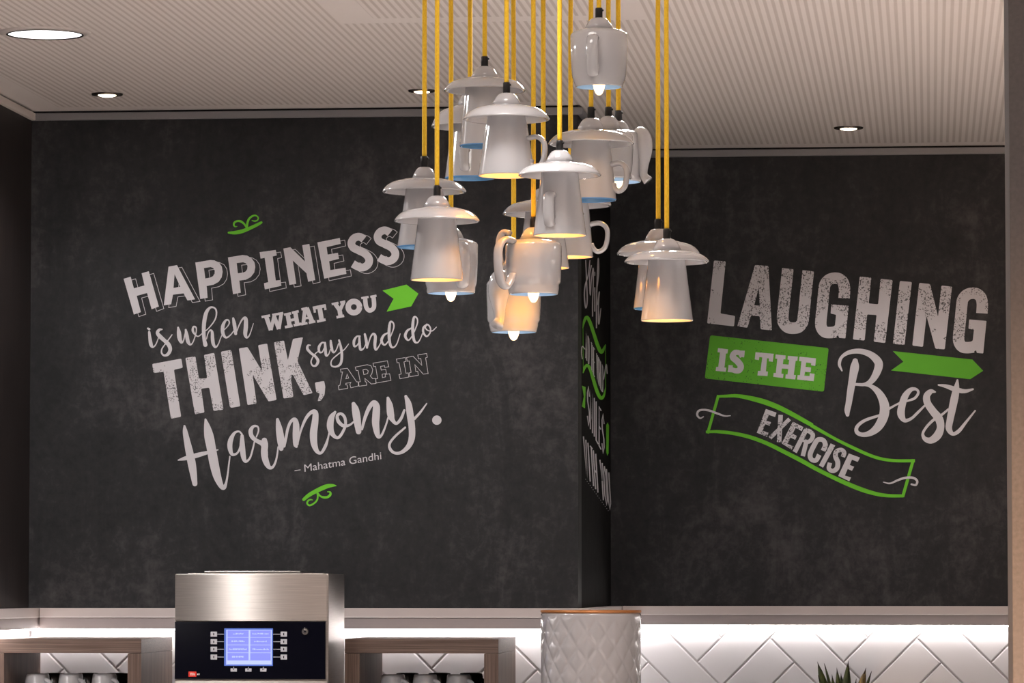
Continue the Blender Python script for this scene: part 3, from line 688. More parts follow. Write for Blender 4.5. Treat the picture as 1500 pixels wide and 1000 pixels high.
w.stroke([(123,580,7),(135,525,20),(155,497,24),(180,540,26),(210,630,26),(240,720,28),(268,765,28),(298,710,8)])
w.stroke([(125,925,7),(138,885,20),(158,868,22),(182,900,26),(205,980,26),(235,1075,26),(262,1120,26),(285,1100,18),(298,1040,6)])
w.stroke([(124,580),(126,925)], w=4, smooth=1, caps=False); w.stroke([(298,710),(298,1045)], w=4, smooth=1, caps=False)
w.at(830, 550, 4.762).poly([(105,70),(131,80),(126,228),(104,215),(118,145)]).poly([(274,345),(285,325),(294,350),(291,540),(282,560),(274,535)])
w.build('banner_outline', M['green'], 'green waving banner and marks seen obliquely')

# ------------------------------------------------------------------ ceiling lights
def downlight(px, py, wpx, label, big=False, watt=9):
    c = PZ(px, py, CEIL); k = (c-Vector((0,0,CAMZ))).length/F; R = wpx/2*k
    t_ = thing('ceiling_downlight', c, label, 'ceiling light', None if big else 'small recessed downlights along the wall')
    bm = bmesh.new()
    if big:
        lathe(bm, [(R*0.955, -0.001), (R*0.96, -0.006), (R*1.14, -0.004), (R*1.18, -0.0002)], 72); obj('trim_ring', bm, M['white_metal'], t_, True)
        bm = bmesh.new(); lathe(bm, [(R*0.945, -0.0018), (R*0.955, -0.0068), (R*0.99, -0.0066), (R*0.99, -0.0018)], 72); obj('inner_rim', bm, M['chrome'], t_, True)
        bm = bmesh.new(); lathe(bm, [(0, -0.0045), (R*0.944, -0.0045), (R*0.944, -0.0012), (0, -0.0012)], 72); obj('diffuser', bm, M['lens_cool'], t_)
        area('big_downlight_lamp', c-Vector((0,0,0.012)), (0,0,0), R*1.8, 9, (0.95, 0.97, 1.0))
    else:
        lathe(bm, [(R*0.62, -0.0008), (R*0.66, -0.0045), (R*0.97, -0.0036), (R*1.0, -0.0002)], 48); obj('trim_ring', bm, M['chrome'], t_, True)
        bm = bmesh.new(); lathe(bm, [(0, -0.0078), (R*0.35, -0.0070), (R*0.56, -0.0045), (R*0.58, -0.0008), (0, -0.0008)], 40); obj('lens', bm, M['lens_warm'], t_)
        spot('small_downlight_lamp', c-Vector((0,0,0.02)), (0,0,0), watt, WARM, 115, 0.9, 0.03)
downlight(66, 47, 113, 'large round ceiling light with cool white diffuser, top left corner', True)
downlight(157, 137.3, 46, 'small recessed downlight near the left end of the back wall')
downlight(618, 132.2, 40, 'small recessed downlight behind the yellow cables left of the cups')
downlight(1243, 186.5, 43, 'small recessed downlight above the right wall slogan', watt=17)
if True:
    for x, y, p_, sp_, w_ in ADDED_LIGHTS:  # fittings for the added lights, all unseen
        t_ = thing('ceiling_downlight', (x, y, CEIL), 'added unseen ceiling light, '+w_, 'ceiling light', 'added lights outside the picture')
        bm = bmesh.new(); lathe(bm, [(0.122, -0.001), (0.123, -0.006), (0.146, -0.004), (0.15, -0.0002)], 40); obj('trim_ring', bm, M['white_metal'], t_, True)
        bm = bmesh.new(); lathe(bm, [(0, -0.0045), (0.1215, -0.0045), (0.1215, -0.0012), (0, -0.0012)], 40); obj('diffuser', bm, M['lens_added'], t_)
# warm spot from an unseen source, added to light the lower pillar
_l = Vector((-0.25, 4.6, 0.95)); _t = Vector((0.30, 6.0, 1.36))
spot('unseen_pillar_spot', _l, (_t-_l).to_track_quat('-Z', 'Y').to_euler(), 330, (1.0, 0.62, 0.36), 50, 1.0, 0.05)

# ------------------------------------------------------------------ worktop and cabinets (below the picture)
wt = thing('worktop', (0,0,WT), 'grey stone worktop under the tiles, below the picture', 'worktop')
o = box('slab', (XL+0.012, 9.30, -0.04), (1.75, Y1-0.006, -0.0005), M['stone'], wt); o = box('slab', (XR+0.012, Y1-0.0055, -0.04), (1.75, Y2-0.006, -0.0005), M['stone'], wt)
cb = thing('base_cabinet', (0, 9.35, 0), 'brown base cabinet carrying the worktop, below the picture', 'cabinet')
box('body', (XL+0.012, 0.02, 0.08), (1.75, 0.60, WT-0.042), M['front'], cb); box('plinth', (XL+0.02, 0.06, 0.0), (1.74, 0.60, 0.0795), M['grip'], cb)
for i in range(6):
    x0 = XL+0.02+i*0.64
    box('door', (x0+0.002, 0.0, 0.09), (x0+0.634, 0.0195, WT-0.05), M['wood_z'], cb)

# ------------------------------------------------------------------ open wooden shelf boxes
FY = 9.55
def shelf_box(xa, xb, xia, xib, ytop, yin, label):
    a = P(xa, ytop, FY); b = P(xb, ytop, FY); ia = P(xia, yin, FY); ib = P(xib, yin, FY)
    ox = (a.x+b.x)/2; t_ = thing('wall_shelf', (ox, FY, WT), label, 'shelf', 'open wooden cup shelves')
    L, R, T, IB = a.x-ox, b.x-ox, a.z-WT, ia.z-WT; D = 0.40
    iL, iR = ia.x-ox, ib.x-ox
    box('top_board', (L, 0, IB), (R, D, T), M['wood_x'], t_, bev=0.0008)
    box('side_board', (L, 0.0004, 0), (iL, D, IB-0.0006), M['wood_z'], t_, bev=0.0008)
    box('side_board', (iR, 0.0004, 0), (R, D, IB-0.0006), M['wood_z'], t_, bev=0.0008)
    zs = P(600, 1035, FY).z-WT
    box('shelf_board', (iL+0.0004, 0.001, zs-0.022), (iR-0.0004, D, zs), M['wood_x'], t_, bev=0.0008)
    return zs+WT, a.x, b.x
def mug_row(xs, zb, ztop_px, row, Yc, m, names):
    for i, x in enumerate(xs):
        c = P(x, ztop_px, Yc); r = 0.0285*1.0; h = c.z-zb-0.0005
        t_ = thing('coffee_cup', (c.x, Yc, zb+0.0005), names[i], 'cup', row)
        bm = bmesh.new()
        lathe(bm, [(0.0, h*0.93), (r*0.80, h*0.93), (r*0.84, h), (r*0.93, h*0.985), (r*0.98, h*0.9), (r*1.10, h*0.5), (r*1.2, h*0.15), (r*1.22, 0), (r*1.14, 0), (r*1.12, h*0.15), (r*1.0, h*0.55), (r*0.8, h*0.85), (0, h*0.86)], 40)
        obj('cup_body', bm, m, t_, True)
        bm = bmesh.new(); a0 = -0.62
        pts = [(r*1.0, 0, h*0.80), (r*1.45, 0, h*0.72), (r*1.75, 0, h*0.48), (r*1.6, 0, h*0.25), (r*1.15, 0, h*0.18)]
        pts = [(p[0]*math.cos(a0), p[0]*math.sin(a0), p[2]) for p in crspline(pts, 5)]
        tube(bm, pts, 0.0052, 10); obj('handle', bm, m, t_, True)
zs, ax, bx = shelf_box(-40, 207, 6, 187, 935.5, 956, 'open walnut shelf box left of the coffee machine, holding cups')
sn = ['left', 'middle', 'right']
mug_row([55, 104, 153], zs, 986.0, 'white cups in the left shelf', 9.66, M['porcelain'], ['upturned white cup in the left shelf, %s of the front three' % q for q in ('leftmost', 'middle', 'rightmost')])
mug_row([80, 129, 172], zs, 985.2, 'black cups in the left shelf', 9.80, M['black_cup'], ['black cup in the left shelf behind the gap right of the %s white cup' % q for q in ('first', 'second', 'third')])
zs, ax, bx = shelf_box(505, 730, 527, 709, 935.5, 956.5, 'open walnut shelf box right of the coffee machine, holding cups')
mug_row([576, 623, 672], zs, 987.5, 'white cups in the right shelf', 9.66, M['porcelain'], ['upturned white cup in the shelf right of the coffee machine, %s of the front three' % q for q in ('leftmost', 'middle', 'rightmost')])
mug_row([597, 644, 690], zs, 985.0, 'black cups in the right shelf', 9.80, M['black_cup'], ['black cup in the right shelf behind the gap right of the %s white cup' % q for q in ('first', 'second', 'third')])

# ------------------------------------------------------------------ coffee machine
MY = 9.40
mc = P(367, 996, MY); MO = Vector((mc.x, MY, WT))
cm = thing('coffee_machine', MO, 'boxy stainless steel coffee machine with black glass panel and lit blue screen', 'coffee machine')
def q(px, py, dy=0):   # local coords on the front face
    v = P(px, py, MY); return Vector((v.x-MO.x, dy, v.z-MO.z))
a = q(255, 840); b_ = q(480, 1000)
bm = bmesh.new(); boxbm(bm, (a.x, 0.012, 0.02), (b_.x, 0.27, a.z), 0.003); obj('housing', bm, M['steel'], cm)
for dx in (0.03, -0.03):
    for dy in (0.05, 0.22):
        bm = bmesh.new(); lathe(bm, [(0, 0.0199), (0.012, 0.0199), (0.014, 0.0), (0, 0.0)], 20, (a.x+0.03 if dx > 0 else b_.x-0.03, dy, 0)); obj('foot', bm, M['grip'], cm)
# bowed steel fascia
def fascia(name, p0, p1, m, bow, y0=0.0118):
    bm = bmesh.new(); n = 24; rows = []
    for i in range(n+1):
        u_ = i/n; x = p0.x+(p1.x-p0.x)*u_; yy = y0-0.004-bow*(1-(2*u_-1)**2)
        rows.append([bm.verts.new((x, yy, p0.z)), bm.verts.new((x, yy, p1.z)), bm.verts.new((x, y0, p1.z)), bm.verts.new((x, y0, p0.z))])
    for r0, r1 in zip(rows, rows[1:]):
        for k in range(4): bm.faces.new((r0[k], r0[(k+1) % 4], r1[(k+1) % 4], r1[k]))
    bm.faces.new(rows[0]); bm.faces.new(rows[-1][::-1]); bmesh.ops.recalc_face_normals(bm, faces=bm.faces)
    bmesh.ops.split_edges(bm, edges=[e for e in bm.edges if len(e.link_faces) == 2 and e.calc_face_angle() > 0.5])
    for f_ in bm.faces: f_.smooth = abs(f_.normal.y) > 0.8
    me = bpy.data.meshes.new(name); bm.to_mesh(me); bm.free()
    return link_mesh(name, me, m, cm)
fascia('upper_fascia', q(256, 841), q(478, 909), M['steel'], 0.010)
fascia('lower_fascia', q(256, 996), q(478, 1090), M['steel'], 0.0)
bm = bmesh.new(); boxbm(bm, (q(480,0).x+0.0005, 0.0125, a.z-0.45), (q(480,0).x+0.003, 0.265, a.z-0.004), 0.0006); obj('side_panel', bm, M['steel'], cm)
bm = bmesh.new(); u0, u1 = q(297, 836), q(438, 836); boxbm(bm, (u0.x, 0.02, a.z+0.0003), (u1.x, 0.24, u0.z), 0.0008); obj('lid', bm, M['steel_edge'], cm)
bm = bmesh.new(); u0, u1 = q(270, 838.4), q(470, 838.4); boxbm(bm, (u0.x, 0.05, a.z+0.0001), (u1.x, 0.2, a.z+0.0014), 0.0003); obj('lid_seat', bm, M['steel_edge'], cm)
u0, u1 = q(256, 910.3), q(476.5, 994.5)
pn = box('control_panel', (u0.x, 0.0015, u1.z), (u1.x, 0.0117, u0.z), M['panel'], cm, bev=0.0006)
def pp(name, x0, y0, x1, y1, m, h=0.0008, dy=0.0, bev=0, parent=pn):
    A, B = q(x0, y0), q(x1, y1); return box(name, (A.x, 0.0013-dy-h, B.z), (B.x, 0.0013-dy, A.z), m, parent, bev=bev)
pp('screen', 328.5, 920, 399.5, 975, M['screen_line'], 0.0006)
bm = bmesh.new()
def qb(bm, x0, y0, x1, y1, yy):
    A, B = q(x0, y0), q(x1, y1); boxbm(bm, (A.x, yy-0.0004, B.z), (B.x, yy, A.z))
qb(bm, 331.2, 922, 397.6, 973.2, 0.0004); obj('screen_display', bm, M['screen'], pn)
bm = bmesh.new()
cw, ch = 1/12.82, 1/12.82
def z_(x0, y0, x1, y1): qb(bm, 320+x0*cw, 912+y0*ch, 320+x1*cw, 912+y1*ch, -0.0002)
z_(150,130,168,785); z_(985,130,1000,785); z_(150,128,1000,140); z_(568,140,596,700); z_(165,408,985,418); z_(165,705,985,780); z_(165,268,985,276); z_(165,556,985,566)
def letters(x0, x1, y0, y1, seed):
    rr = random.Random(seed); x = x0
    while x < x1:
        wd = rr.uniform(14, 26); hh = rr.choice([0, 8, 0, 12]); z_(x, y0+hh, min(x+wd, x1), y1-rr.choice([0, 0, 6])); x += wd+6
for i, (x0, x1, y0, y1) in enumerate([(275,470,190,215),(640,945,190,215),(245,490,330,358),(670,905,332,360),(200,530,480,508),(640,945,480,508),(255,475,620,650)]): letters(x0, x1, y0, y1, i)
obj('screen_marks', bm, M['screen_pale'], pn)
for i, y in enumerate((928.5, 939.5, 950.6, 962)):
    for x, x2 in ((308.5, 328), (411, 400)):
        bt = pp('button', x, y-3.7, x+9.4, y+3.7, M['button'], 0.0016, bev=0.0003)
        pp('button_mark', x+3.9, y-1.6, x+5.3, y+1.6, M['panel'], 0.0002, 0.0016, parent=pn)
        xa_, xb_ = (x+9.4, x2) if x < x2 else (x2, x); pp('guide_line', xa_, y-0.5, xb_, y+0.5, M['mark'], 0.0003)
for x in (342.3, 363.8, 385.6):
    pp('icon_button', x-4.6, 978.6, x+4.6, 983.4, M['button'], 0.0012, bev=0.0003); pp('icon_tick', x-0.5, 976.2, x+0.5, 978.4, M['mark'], 0.0003)
    pp('icon_mark', x-1.5, 979.2, x+0.5, 980.5, M['panel'], 0.0002, 0.0012)
bm = bmesh.new(); lc = q(447, 924.7)
lathe(bm, [(0, 0.0045), (0.0045, 0.0045), (0.005, 0.003), (0.0072, 0.003), (0.0088, 0.0), (0, 0.0)], 32); bmesh.ops.rotate(bm, verts=bm.verts, matrix=Matrix.Rotation(PI/2, 3, 'X')); bmesh.ops.translate(bm, verts=bm.verts, vec=(lc.x, 0.0013, lc.z))
lk = obj('key_lock', bm, M['steel_edge'], pn, False)
A = q(445.6, 923.6); B = q(448.4, 925.9); box('key_slot', (A.x, -0.0035, B.z), (B.x, -0.0031, A.z), M['panel'], pn)
pp('red_badge', 276, 983.2, 287.6, 990.8, M['red'], 0.0008)
for x0, y0, x1, y1 in ((278.6,985.2,279.5,989),(279.5,985.2,280.6,986.1),(280.6,985.2,281.5,989),(282.4,984.8,283.3,989),(283.3,986.6,284.3,987.4),(284.3,985.8,285.3,989)):
    pp('badge_mark', x0, y0, x1, y1, M['badge_white'], 0.0002, 0.0008)
for x0, y0, x1, y1 in ((288.8,986,290.2,988.4),(290.9,986,292,988.4)): pp('badge_text', x0, y0, x1, y1, M['badge_white'], 0.0003)

# ------------------------------------------------------------------ canister with diamond relief
CY = 9.0; cc = P(865.5, 893.2, CY); k = CY/F/math.cos(0.02)
R0 = 73.5*k; H0 = 0.42; cz = cc.z-H0
cn = thing('ceramic_canister', (cc.x, CY, cz), 'tall grey-white canister with raised diamond relief and copper brown rim', 'canister')
bm = bmesh.new(); NA = 16; na = NA*16; dz = 42*k; nv = int(H0/(dz/16)); rows = []
for j in range(nv+1):
    z = H0-0.006-(H0-0.006)*j/nv; row = []
    for i in range(na):
        u_ = i/na*NA; v_ = z/dz
        s1 = (u_+v_) % 1.0; s2 = (u_-v_) % 1.0
        d_ = min(min(s1, 1-s1), min(s2, 1-s2))*2       # 0 at diamond edge, 1 in the middle
        rr = R0*(1-0.016*(1-min(1, d_*3.2))*min(1, j/9)-0.006*(1-d_)*min(1, j/9)) - (0.0015 if j == 0 else 0)
        row.append(bm.verts.new((rr*math.cos(2*PI*i/na), rr*math.sin(2*PI*i/na), z)))
    rows.append(row)
for r0, r1 in zip(rows, rows[1:]):
    for i in range(na): bm.faces.new((r0[i], r1[i], r1[(i+1) % na], r0[(i+1) % na]))
bm.faces.new(rows[0]); bm.faces.new(rows[-1][::-1]); bmesh.ops.recalc_face_normals(bm, faces=bm.faces)
obj('relief_body', bm, M['canister'], cn, True)
bm = bmesh.new(); lathe(bm, [(0, H0-0.0058), (R0*1.0, H0-0.0058), (R0*1.012, H0-0.003), (R0*1.0, H0), (0, H0)], 72); obj('lid', bm, M['copper'], cn, True)
# a front counter carries it
fc = thing('serving_counter', (0, 8.8, 0), 'brown counter block under the canister, below the picture', 'counter')
box('counter_body', (cc.x-0.5, -0.05, 0), (cc.x+0.5, 0.45, cz-0.032), M['front'], fc); box('counter_top', (cc.x-0.53, -0.08, cz-0.0315), (cc.x+0.53, 0.47, cz-0.0005), M['stone'], fc)

# ------------------------------------------------------------------ plant
PY = 10.35; pc = P(1238, 1000, PY)
pl = thing('potted_plant', (pc.x, PY, WT), 'spiky green plant with brown leaf tips before the white tiles', 'plant')
bm = bmesh.new(); lathe(bm, [(0, 0), (0.05, 0), (0.066, 0.16), (0.070, 0.165), (0.070, 0.175), (0.062, 0.175), (0.060, 0.15), (0, 0.15)], 40); obj('pot', bm, M['pot'], pl, True)
bm = bmesh.new(); lathe(bm, [(0, 0.156), (0.0595, 0.152)], 24); obj('soil', bm, M['soil'], pl)
kz = PY/F
def leaf(tipx, tipy, bx_, wpx, m, yoff, tiplen=0.06):
    tip = P(tipx, tipy, PY+yoff)-Vector((pc.x, PY, WT)); base = Vector(((bx_-1238)*kz*0.35, yoff*0.3, 0.155))
    bm = bmesh.new(); n = 12; prev = None; tipv = []
    ctrl = Vector(((bx_-1238)*kz*0.75, yoff, base.z+(tip.z-base.z)*0.62))
    for i in range(n+1):
        u_ = i/n; c = base*(1-u_)**2+ctrl*2*u_*(1-u_)+tip*u_*u_
        wd = wpx*1.55*kz*0.5*(0.75+0.5*math.sin(PI*min(u_*1.1, 1)))*(1-u_**8)+0.0004
        cur = [bm.verts.new(c+Vector((-wd, 0.002, 0))), bm.verts.new(c+Vector((0, -0.004*(1-u_), 0))), bm.verts.new(c+Vector((wd, 0.002, 0))), bm.verts.new(c+Vector((0, 0.004*(1-u_)+0.0006, 0)))]
        if prev:
            for k_ in range(4): bm.faces.new((prev[k_], prev[(k_+1) % 4], cur[(k_+1) % 4], cur[k_]))
        prev = cur
    bm.faces.new(prev); bmesh.ops.recalc_face_normals(bm, faces=bm.faces)
    lf = obj('leaf', bm, m, pl, True)
    bm = bmesh.new(); d_ = (tip-ctrl).normalized(); tube(bm, [tip-d_*0.012, tip-d_*0.002, tip+d_*0.0045], [0.0016, 0.0011, 0.0003], 6); obj('leaf_tip', bm, M['leaf_tip'], lf, True)
for a_ in [(1198,971,1209,9,M['leaf'],-0.01),(1208,973.5,1220,4,M['leaf'],0.01),(1199,991,1206,5,M['leaf'],-0.02),(1226,980,1229,7,M['leaf'],0.0),(1242.5,970,1236,9,M['leaf'],-0.015),(1268,980,1256,10,M['leaf_dry'],-0.01),(1276,985,1262,5,M['leaf'],0.015),(1219,990,1222,7,M['leaf'],-0.02),(1254,996,1248,7,M['leaf'],0.02),(1232,988,1234,9,M['leaf'],0.02)]: leaf(*a_)

# ------------------------------------------------------------------ the cup pendant lamps
def lamp(label, cx, Y, ygrip, saucer, top, bot, handle=None, blue=False, warm=True, kind='mug', spout=None, cone=None, watt=None):
    """cx, all y and widths are sizes of the thing at its own distance Y. saucer=(y_rim, halfwidth); top=(y, hw); bot=(y, hw)"""
    k = (P(cx, bot[0], Y)-Vector((0,0,CAMZ))).dot(_f)/F
    base = P(cx, bot[0], Y); t_ = thing('pendant_lamp', base, label, 'pendant lamp', 'cup pendant lamps on yellow cables')
    z = lambda y: (P(cx, y, Y).z-base.z)
    zg, zd = z(ygrip[0]), z(ygrip[1]); porc = M['porcelain']
    # cable
    bm = bmesh.new(); n = 26; top_z = CEIL-base.z; ph = random.uniform(0, 6); pts = []
    for i in range(n+1):
        u_ = i/n; am = 0.0010*math.sin(PI*min(1, (1-u_)*3+0.0))*min(1, u_*6)
        pts.append((am*math.sin(ph+u_*15)*(0.6 if i else 0), am*math.cos(ph*1.7+u_*11), zg-0.001+(top_z-zg+0.0005)*u_))
    tube(bm, crspline(pts, 3), 3.45*k, 12); obj('cable', bm, M['cable'], t_, True)
    bm = bmesh.new(); lathe(bm, [(0, zg+0.0005), (5.0*k, zg+0.0003), (5.4*k, zg-1.5*k), (5.4*k, zd+0.0004), (0, zd-0.001)], 20, (0,0,0)); g_ = obj('cord_grip', bm, M['grip'], t_, True)
    bm = bmesh.new(); sp_ = Vector((4.2*k, -1.5*k, zg-3.5*k)); tube(bm, [sp_, sp_+Vector((2.4*k, -0.8*k, 0))], 1.6*k, 10); obj('grip_screw', bm, M['grip'], g_, True)
    # dome cap
    yd1 = ygrip[2]; z1_ = z(yd1); dr = ygrip[3]*k; dh = zd-z1_
    bm = bmesh.new(); lathe(bm, [(0, zd-0.0002), (dr*0.36, zd-0.0003), (dr*0.52, zd-dh*0.09), (dr*0.68, zd-dh*0.27), (dr*0.85, zd-dh*0.60), (dr*1.0, z1_+0.0002), (dr*0.92, z1_-0.001), (0, z1_-0.001)], 40); obj('cap', bm, porc, t_, True)
    if kind == 'mug':
        R = saucer[1]*k; zr = z(saucer[0]); h = z1_-zr
        bm = bmesh.new(); th = 2.6*k
        prof = [(dr*0.9, z1_-0.0004), (R*0.42, z1_-h*0.02), (R*0.52, z1_-h*0.07), (R*0.57, z1_-h*0.13), (R*0.66, z1_-h*0.19), (R*0.78, z1_-h*0.33), (R*0.88, z1_-h*0.55), (R*0.95, z1_-h*0.80), (R*0.99, zr-0.0002), (R, zr-0.0016), (R*0.985, zr-th*1.0), (R*0.95, zr-th*0.75), (R*0.86, z1_-h*0.72-th*0.9), (R*0.70, z1_-h*0.50-th*0.9), (R*0.5, z1_-h*0.40-th), (0, z1_-h*0.38-th)]
        lathe(bm, prof, 72); obj('saucer', bm, porc, t_, True)
        zt_ = z1_-h*0.38-th-0.0002
    else: zt_ = z1_-0.0002
    rt, rb = top[1]*k, bot[1]*k; th = 2.4*k
    if kind == 'mug':
        out = [(0, zt_), (rt*0.90, zt_), (rt, zt_-1.5*k)]
        for i in range(1, 12):
            u_ = i/12; out.append((rt+(rb-rt)*(u_**1.05), (zt_-1.5*k)*(1-u_)))
        out += [(rb-0.1*k, 1.0*k), (rb, 0.0)]
        inn = [(rb-th*0.4, -0.8*k), (rb-th, 0.0)]+[(rt+(rb-rt)*u_-th, (zt_-6*k)*(1-u_)) for u_ in (0.9, 0.7, 0.4, 0.12)]+[(rt*0.7, zt_-6*k), (0, zt_-6*k)]
        rim_at = len(out)-2
    else:
        Rm = top[1]*k; Hh = zt_
        out = [(0, zt_), (dr*1.05, zt_), (Rm*0.80, zt_-3.2*k), (Rm*0.95, zt_-6.5*k), (Rm, zt_-10*k), (Rm*0.995, Hh*0.60), (Rm*0.97, Hh*0.32)]
        if kind == 'jug_foot': out += [(Rm*0.96, Hh*0.21), (Rm*0.90, Hh*0.16), (Rm*0.90, Hh*0.12), (rb*1.02, Hh*0.03)]
        else: out += [(Rm*0.94, Hh*0.17), (Rm*0.89, Hh*0.09), (rb*1.02, Hh*0.03)]
        out += [(rb, 0)]
        inn = [(rb-th*0.5, -0.8*k), (rb-th, 0.2*k), (Rm*0.84, Hh*0.2), (Rm-th*1.5, Hh*0.4), (Rm-th*1.5, zt_-14*k), (Rm*0.6, zt_-8*k), (0, zt_-7*k)]
    bm = bmesh.new(); lathe(bm, out+inn, 64)
    body = obj('cup_body', bm, porc, t_, True); me = body.data; me.materials.append(M['blue_deep'] if blue else M['blue_in'] if kind != 'mug' else M['porcelain_in']); me.materials.append(M['blue_rim'])
    no = len(out)
    fi = 0
    zbot = me  # assign by geometry
    for p in me.polygons:
        c = p.center; rr = math.hypot(c.x, c.y); nr = (p.normal.x*c.x+p.normal.y*c.y)
        inside = nr < 0 or (p.normal.z < -0.5 and c.z > 6*k and rr < rb*0.95)
        if inside and c.z < zt_-3*k: p.material_index = 1
        if blue and c.z < 1.2*k: p.material_index = 2
    # handle(s): (angle deg: 0 = right, -90 = towards camera), ytop, ybottom, reach px, thickness px
    for hd in (handle or []):
        ang, y0, y1, reach, tk = hd; za, zb = z(y0), z(y1); a_ = math.radians(ang)
        def rad_at(zz): return (rb+(rt-rb)*max(0, min(1, zz/zt_))) if kind == 'mug' else top[1]*k*0.97
        rc = reach*k; ra, rb2 = rad_at(za)-2*k, rad_at(zb)-2*k
        hp = [(ra, za-2*k), (ra+rc*0.55, za), (ra+rc*0.92, za-(za-zb)*0.16), (ra+rc, za-(za-zb)*0.45), (ra+rc*0.86, zb+(za-zb)*0.14), (ra+rc*0.5, zb-1*k), (ra+rc*0.22, zb+(za-zb)*0.10), (rb2, zb+(za-zb)*0.26)]
        pts = [(p[0]*math.cos(a_), p[0]*math.sin(a_), p[1]) for p in crspline(hp, 6)]
        bm = bmesh.new(); tube(bm, pts, tk*1.75*k, 14, up=Vector((-math.sin(a_), math.cos(a_), 0)), flat=0.52); obj('handle', bm, porc, body, True)
    if spout:
        ang, y0, y1, reach, tk = spout; za, zb = z(y0), z(y1); a_ = math.radians(ang); r0 = top[1]*k
        hp = [(r0*0.72, za-3*k, tk*0.5), (r0*0.95, za-3*k, tk*0.9), (r0+reach*k*0.25, za-(za-zb)*0.14, tk*1.0), (r0+reach*k*0.40, za-(za-zb)*0.38, tk*0.98), (r0+reach*k*0.30, za-(za-zb)*0.68, tk*0.62), (r0+reach*k*0.30, za-(za-zb)*0.88, tk*0.50), (r0+reach*k*0.80, zb, tk*0.62)]
        cr = crspline([(p[0]*math.cos(a_), p[0]*math.sin(a_), p[1], p[2]*k) for p in hp], 6)
        bm = bmesh.new(); tube(bm, [c[:3] for c in cr], [c[3] for c in cr], 16, up=Vector((-math.sin(a_), math.cos(a_), 0))); obj('spout', bm, porc, body, True)
    # socket and bulb
    tipz = (-12.5*k if kind != 'mug' else 12*k); Lb = 46*k
    bm = bmesh.new(); zt2 = zt_-(7 if kind != 'mug' else 5)*k; lathe(bm, [(0, zt2), (9*k, zt2), (9*k, tipz+Lb*0.75), (0, tipz+Lb*0.75)], 20); obj('socket', bm, M['porcelain_in'], t_, True)
    bm = bmesh.new(); lathe(bm, [(0, tipz), (2.6*k, tipz+0.5*k), (5.2*k, tipz+3.2*k), (7.2*k, tipz+8*k), (8.8*k, tipz+15*k), (9.6*k, tipz+24*k), (8*k, tipz+31*k), (6.5*k, tipz+Lb*0.74), (0, tipz+Lb*0.745)], 24)
    obj('bulb', bm, M['bulb_dim'] if blue else M['bulb_warm'] if warm else M['bulb_neutral'], t_, True)
    if not blue: spot('bulb_light', base+Vector((0, 0, tipz-1.5*k if kind != 'mug' else 6*k)), (0,0,0), watt or (0.9 if warm else 0.5), (1.0, 0.42, 0.035) if warm else (1.0, 0.46, 0.07), cone or (92 if warm else 130), 0.7, 0.012)
    return t_
# label, cx, Y, (grip top, grip bottom, cap bottom, cap hw), (saucer rim y, hw), (mug top y, hw), (bottom y, hw)
lamp('saucer-hatted white mug lamp at the far left, rim in bluish light, half hidden', 621.5, 7.15, (229,244.5,262,18.5), (279,62), (290,27), (362,40), blue=True)
lamp('front lower left white mug lamp, rim glowing, partly covering another mug', 640, 7.00, (272,286.5,304,20.5), (322,63), (330,27.5), (409.5,39), handle=[(70,345,392,24,4)])
lamp('round cup lamp with bare bulb tip, tucked behind the front left mug', 660.5, 7.25, (318,333,349,19), None, (352,40), (429,35), kind='jug', warm=False, handle=[(-62,362,420,18,5.2)])
lamp('upper left white mug lamp highest of the saucer-hatted ones, rim in bluish light', 710, 7.13, (83,97,114,20.5), (131,60), (138,28), (214,37), blue=True)
lamp('white mug lamp with glowing rim and handle on its right, high in the middle', 742, 6.95, (121,136,154,21.5), (173,63.5), (181,28), (257,42), handle=[(-12,202,246,27,4.2)], cone=118, watt=1.0)
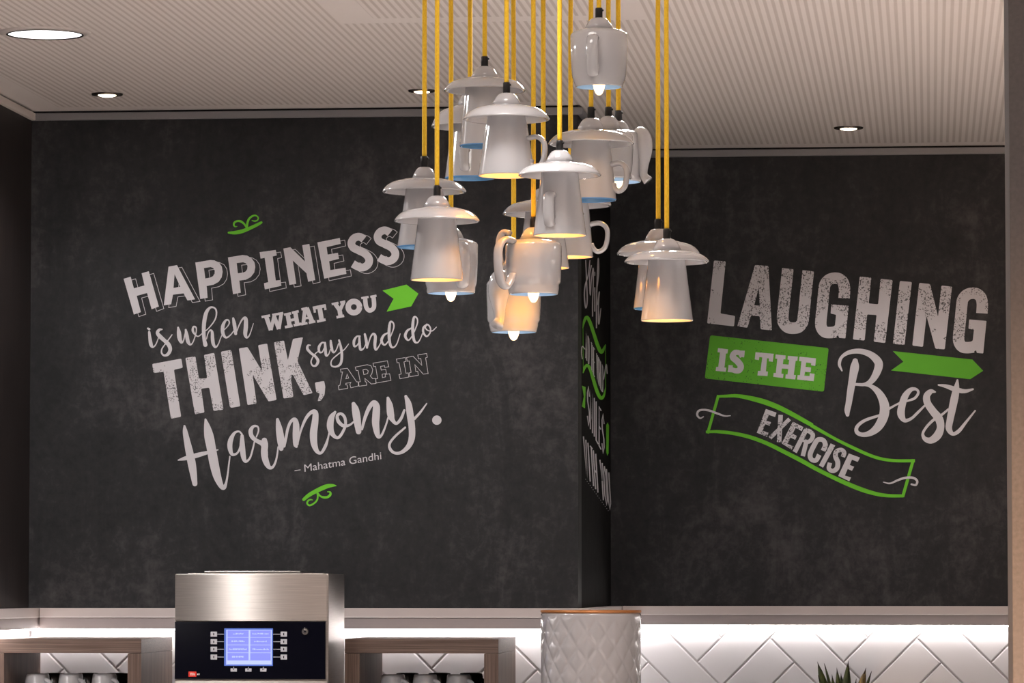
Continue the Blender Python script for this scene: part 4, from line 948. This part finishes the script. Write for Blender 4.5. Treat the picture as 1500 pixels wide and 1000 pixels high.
lamp('white mug lamp mostly hidden behind the two upper left mugs', 688.5, 7.60, (123,136,155,19), (184,57), (192,26), (261,37), blue=True, handle=[(-95,222,250,16,4)])
lamp('warm-lit white mug lamp with tilted saucer and handle on the right, below the topmost cup', 866, 7.15, (157,173,191,21), (209,63), (217,28), (293,37), blue=True, handle=[(-10,240,280,24,4.4)])
lamp('round cup lamp half hidden right behind the warm-lit mug', 891.5, 7.36, (157,170,190,18.5), None, (193,36.5), (262,33), kind='jug', warm=False)
lamp('round cup lamp with flared spout pointing right, furthest right of the upper cluster', 906, 7.55, (162,177,190,17), None, (194,35), (266,33), kind='jug', warm=False, spout=(-14,194,266,13,12))
lamp('topmost cup lamp, a round white cup with bare glowing bulb and no saucer', 877.5, 7.00, (12,26,42,21), None, (46,42), (127,34.5), kind='jug', warm=False, handle=[(-97,60,112,12,5)])
lamp('greyish white mug lamp with glowing rim in the centre of the cluster, handle facing forward', 820, 6.80, (206,220,238,21), (255,61), (262,27), (344.5,39), handle=[(-108,287,330,12,5)], cone=150, watt=5.0)
lamp('white mug lamp with handle on its right, below and behind the warm-lit mug', 836, 7.50, (241,254,272,19), (299,60), (307,26), (376,33), handle=[(0,327,368,27,4)])
lamp('white mug lamp hidden behind the central mug, only saucer edge and rim showing', 796, 7.20, (262,276,294,20), (312,60), (320,26), (392,38), cone=160, watt=2.8)
lamp('orange-lit round cup lamp with large handle on its left and bulb tip below', 781.5, 7.03, (318,333,350,20), None, (354,41.5), (430.5,36), kind='jug_foot', warm=False, handle=[(-136,353,421,28,5.2),(160,338,388,18,4.5)])
lamp('lowest cup lamp of the cluster, orange-lit with bare bulb and bulging spout in front', 752.5, 7.35, (377,391,406,19), None, (410,40), (486,33.5), kind='jug_foot', warm=False, spout=(-113,407,479,13,15.5))
lamp('front white mug lamp of the separate pair on the right, glowing rim', 977, 7.00, (335,349.5,367,21.5), (382,62.5), (390,27), (469,38.5))
lamp('rear white mug lamp of the separate pair on the right, mostly hidden', 964.5, 7.20, (321,335,353,20.5), (370,61), (378,26.5), (452,36.5), blue=True)
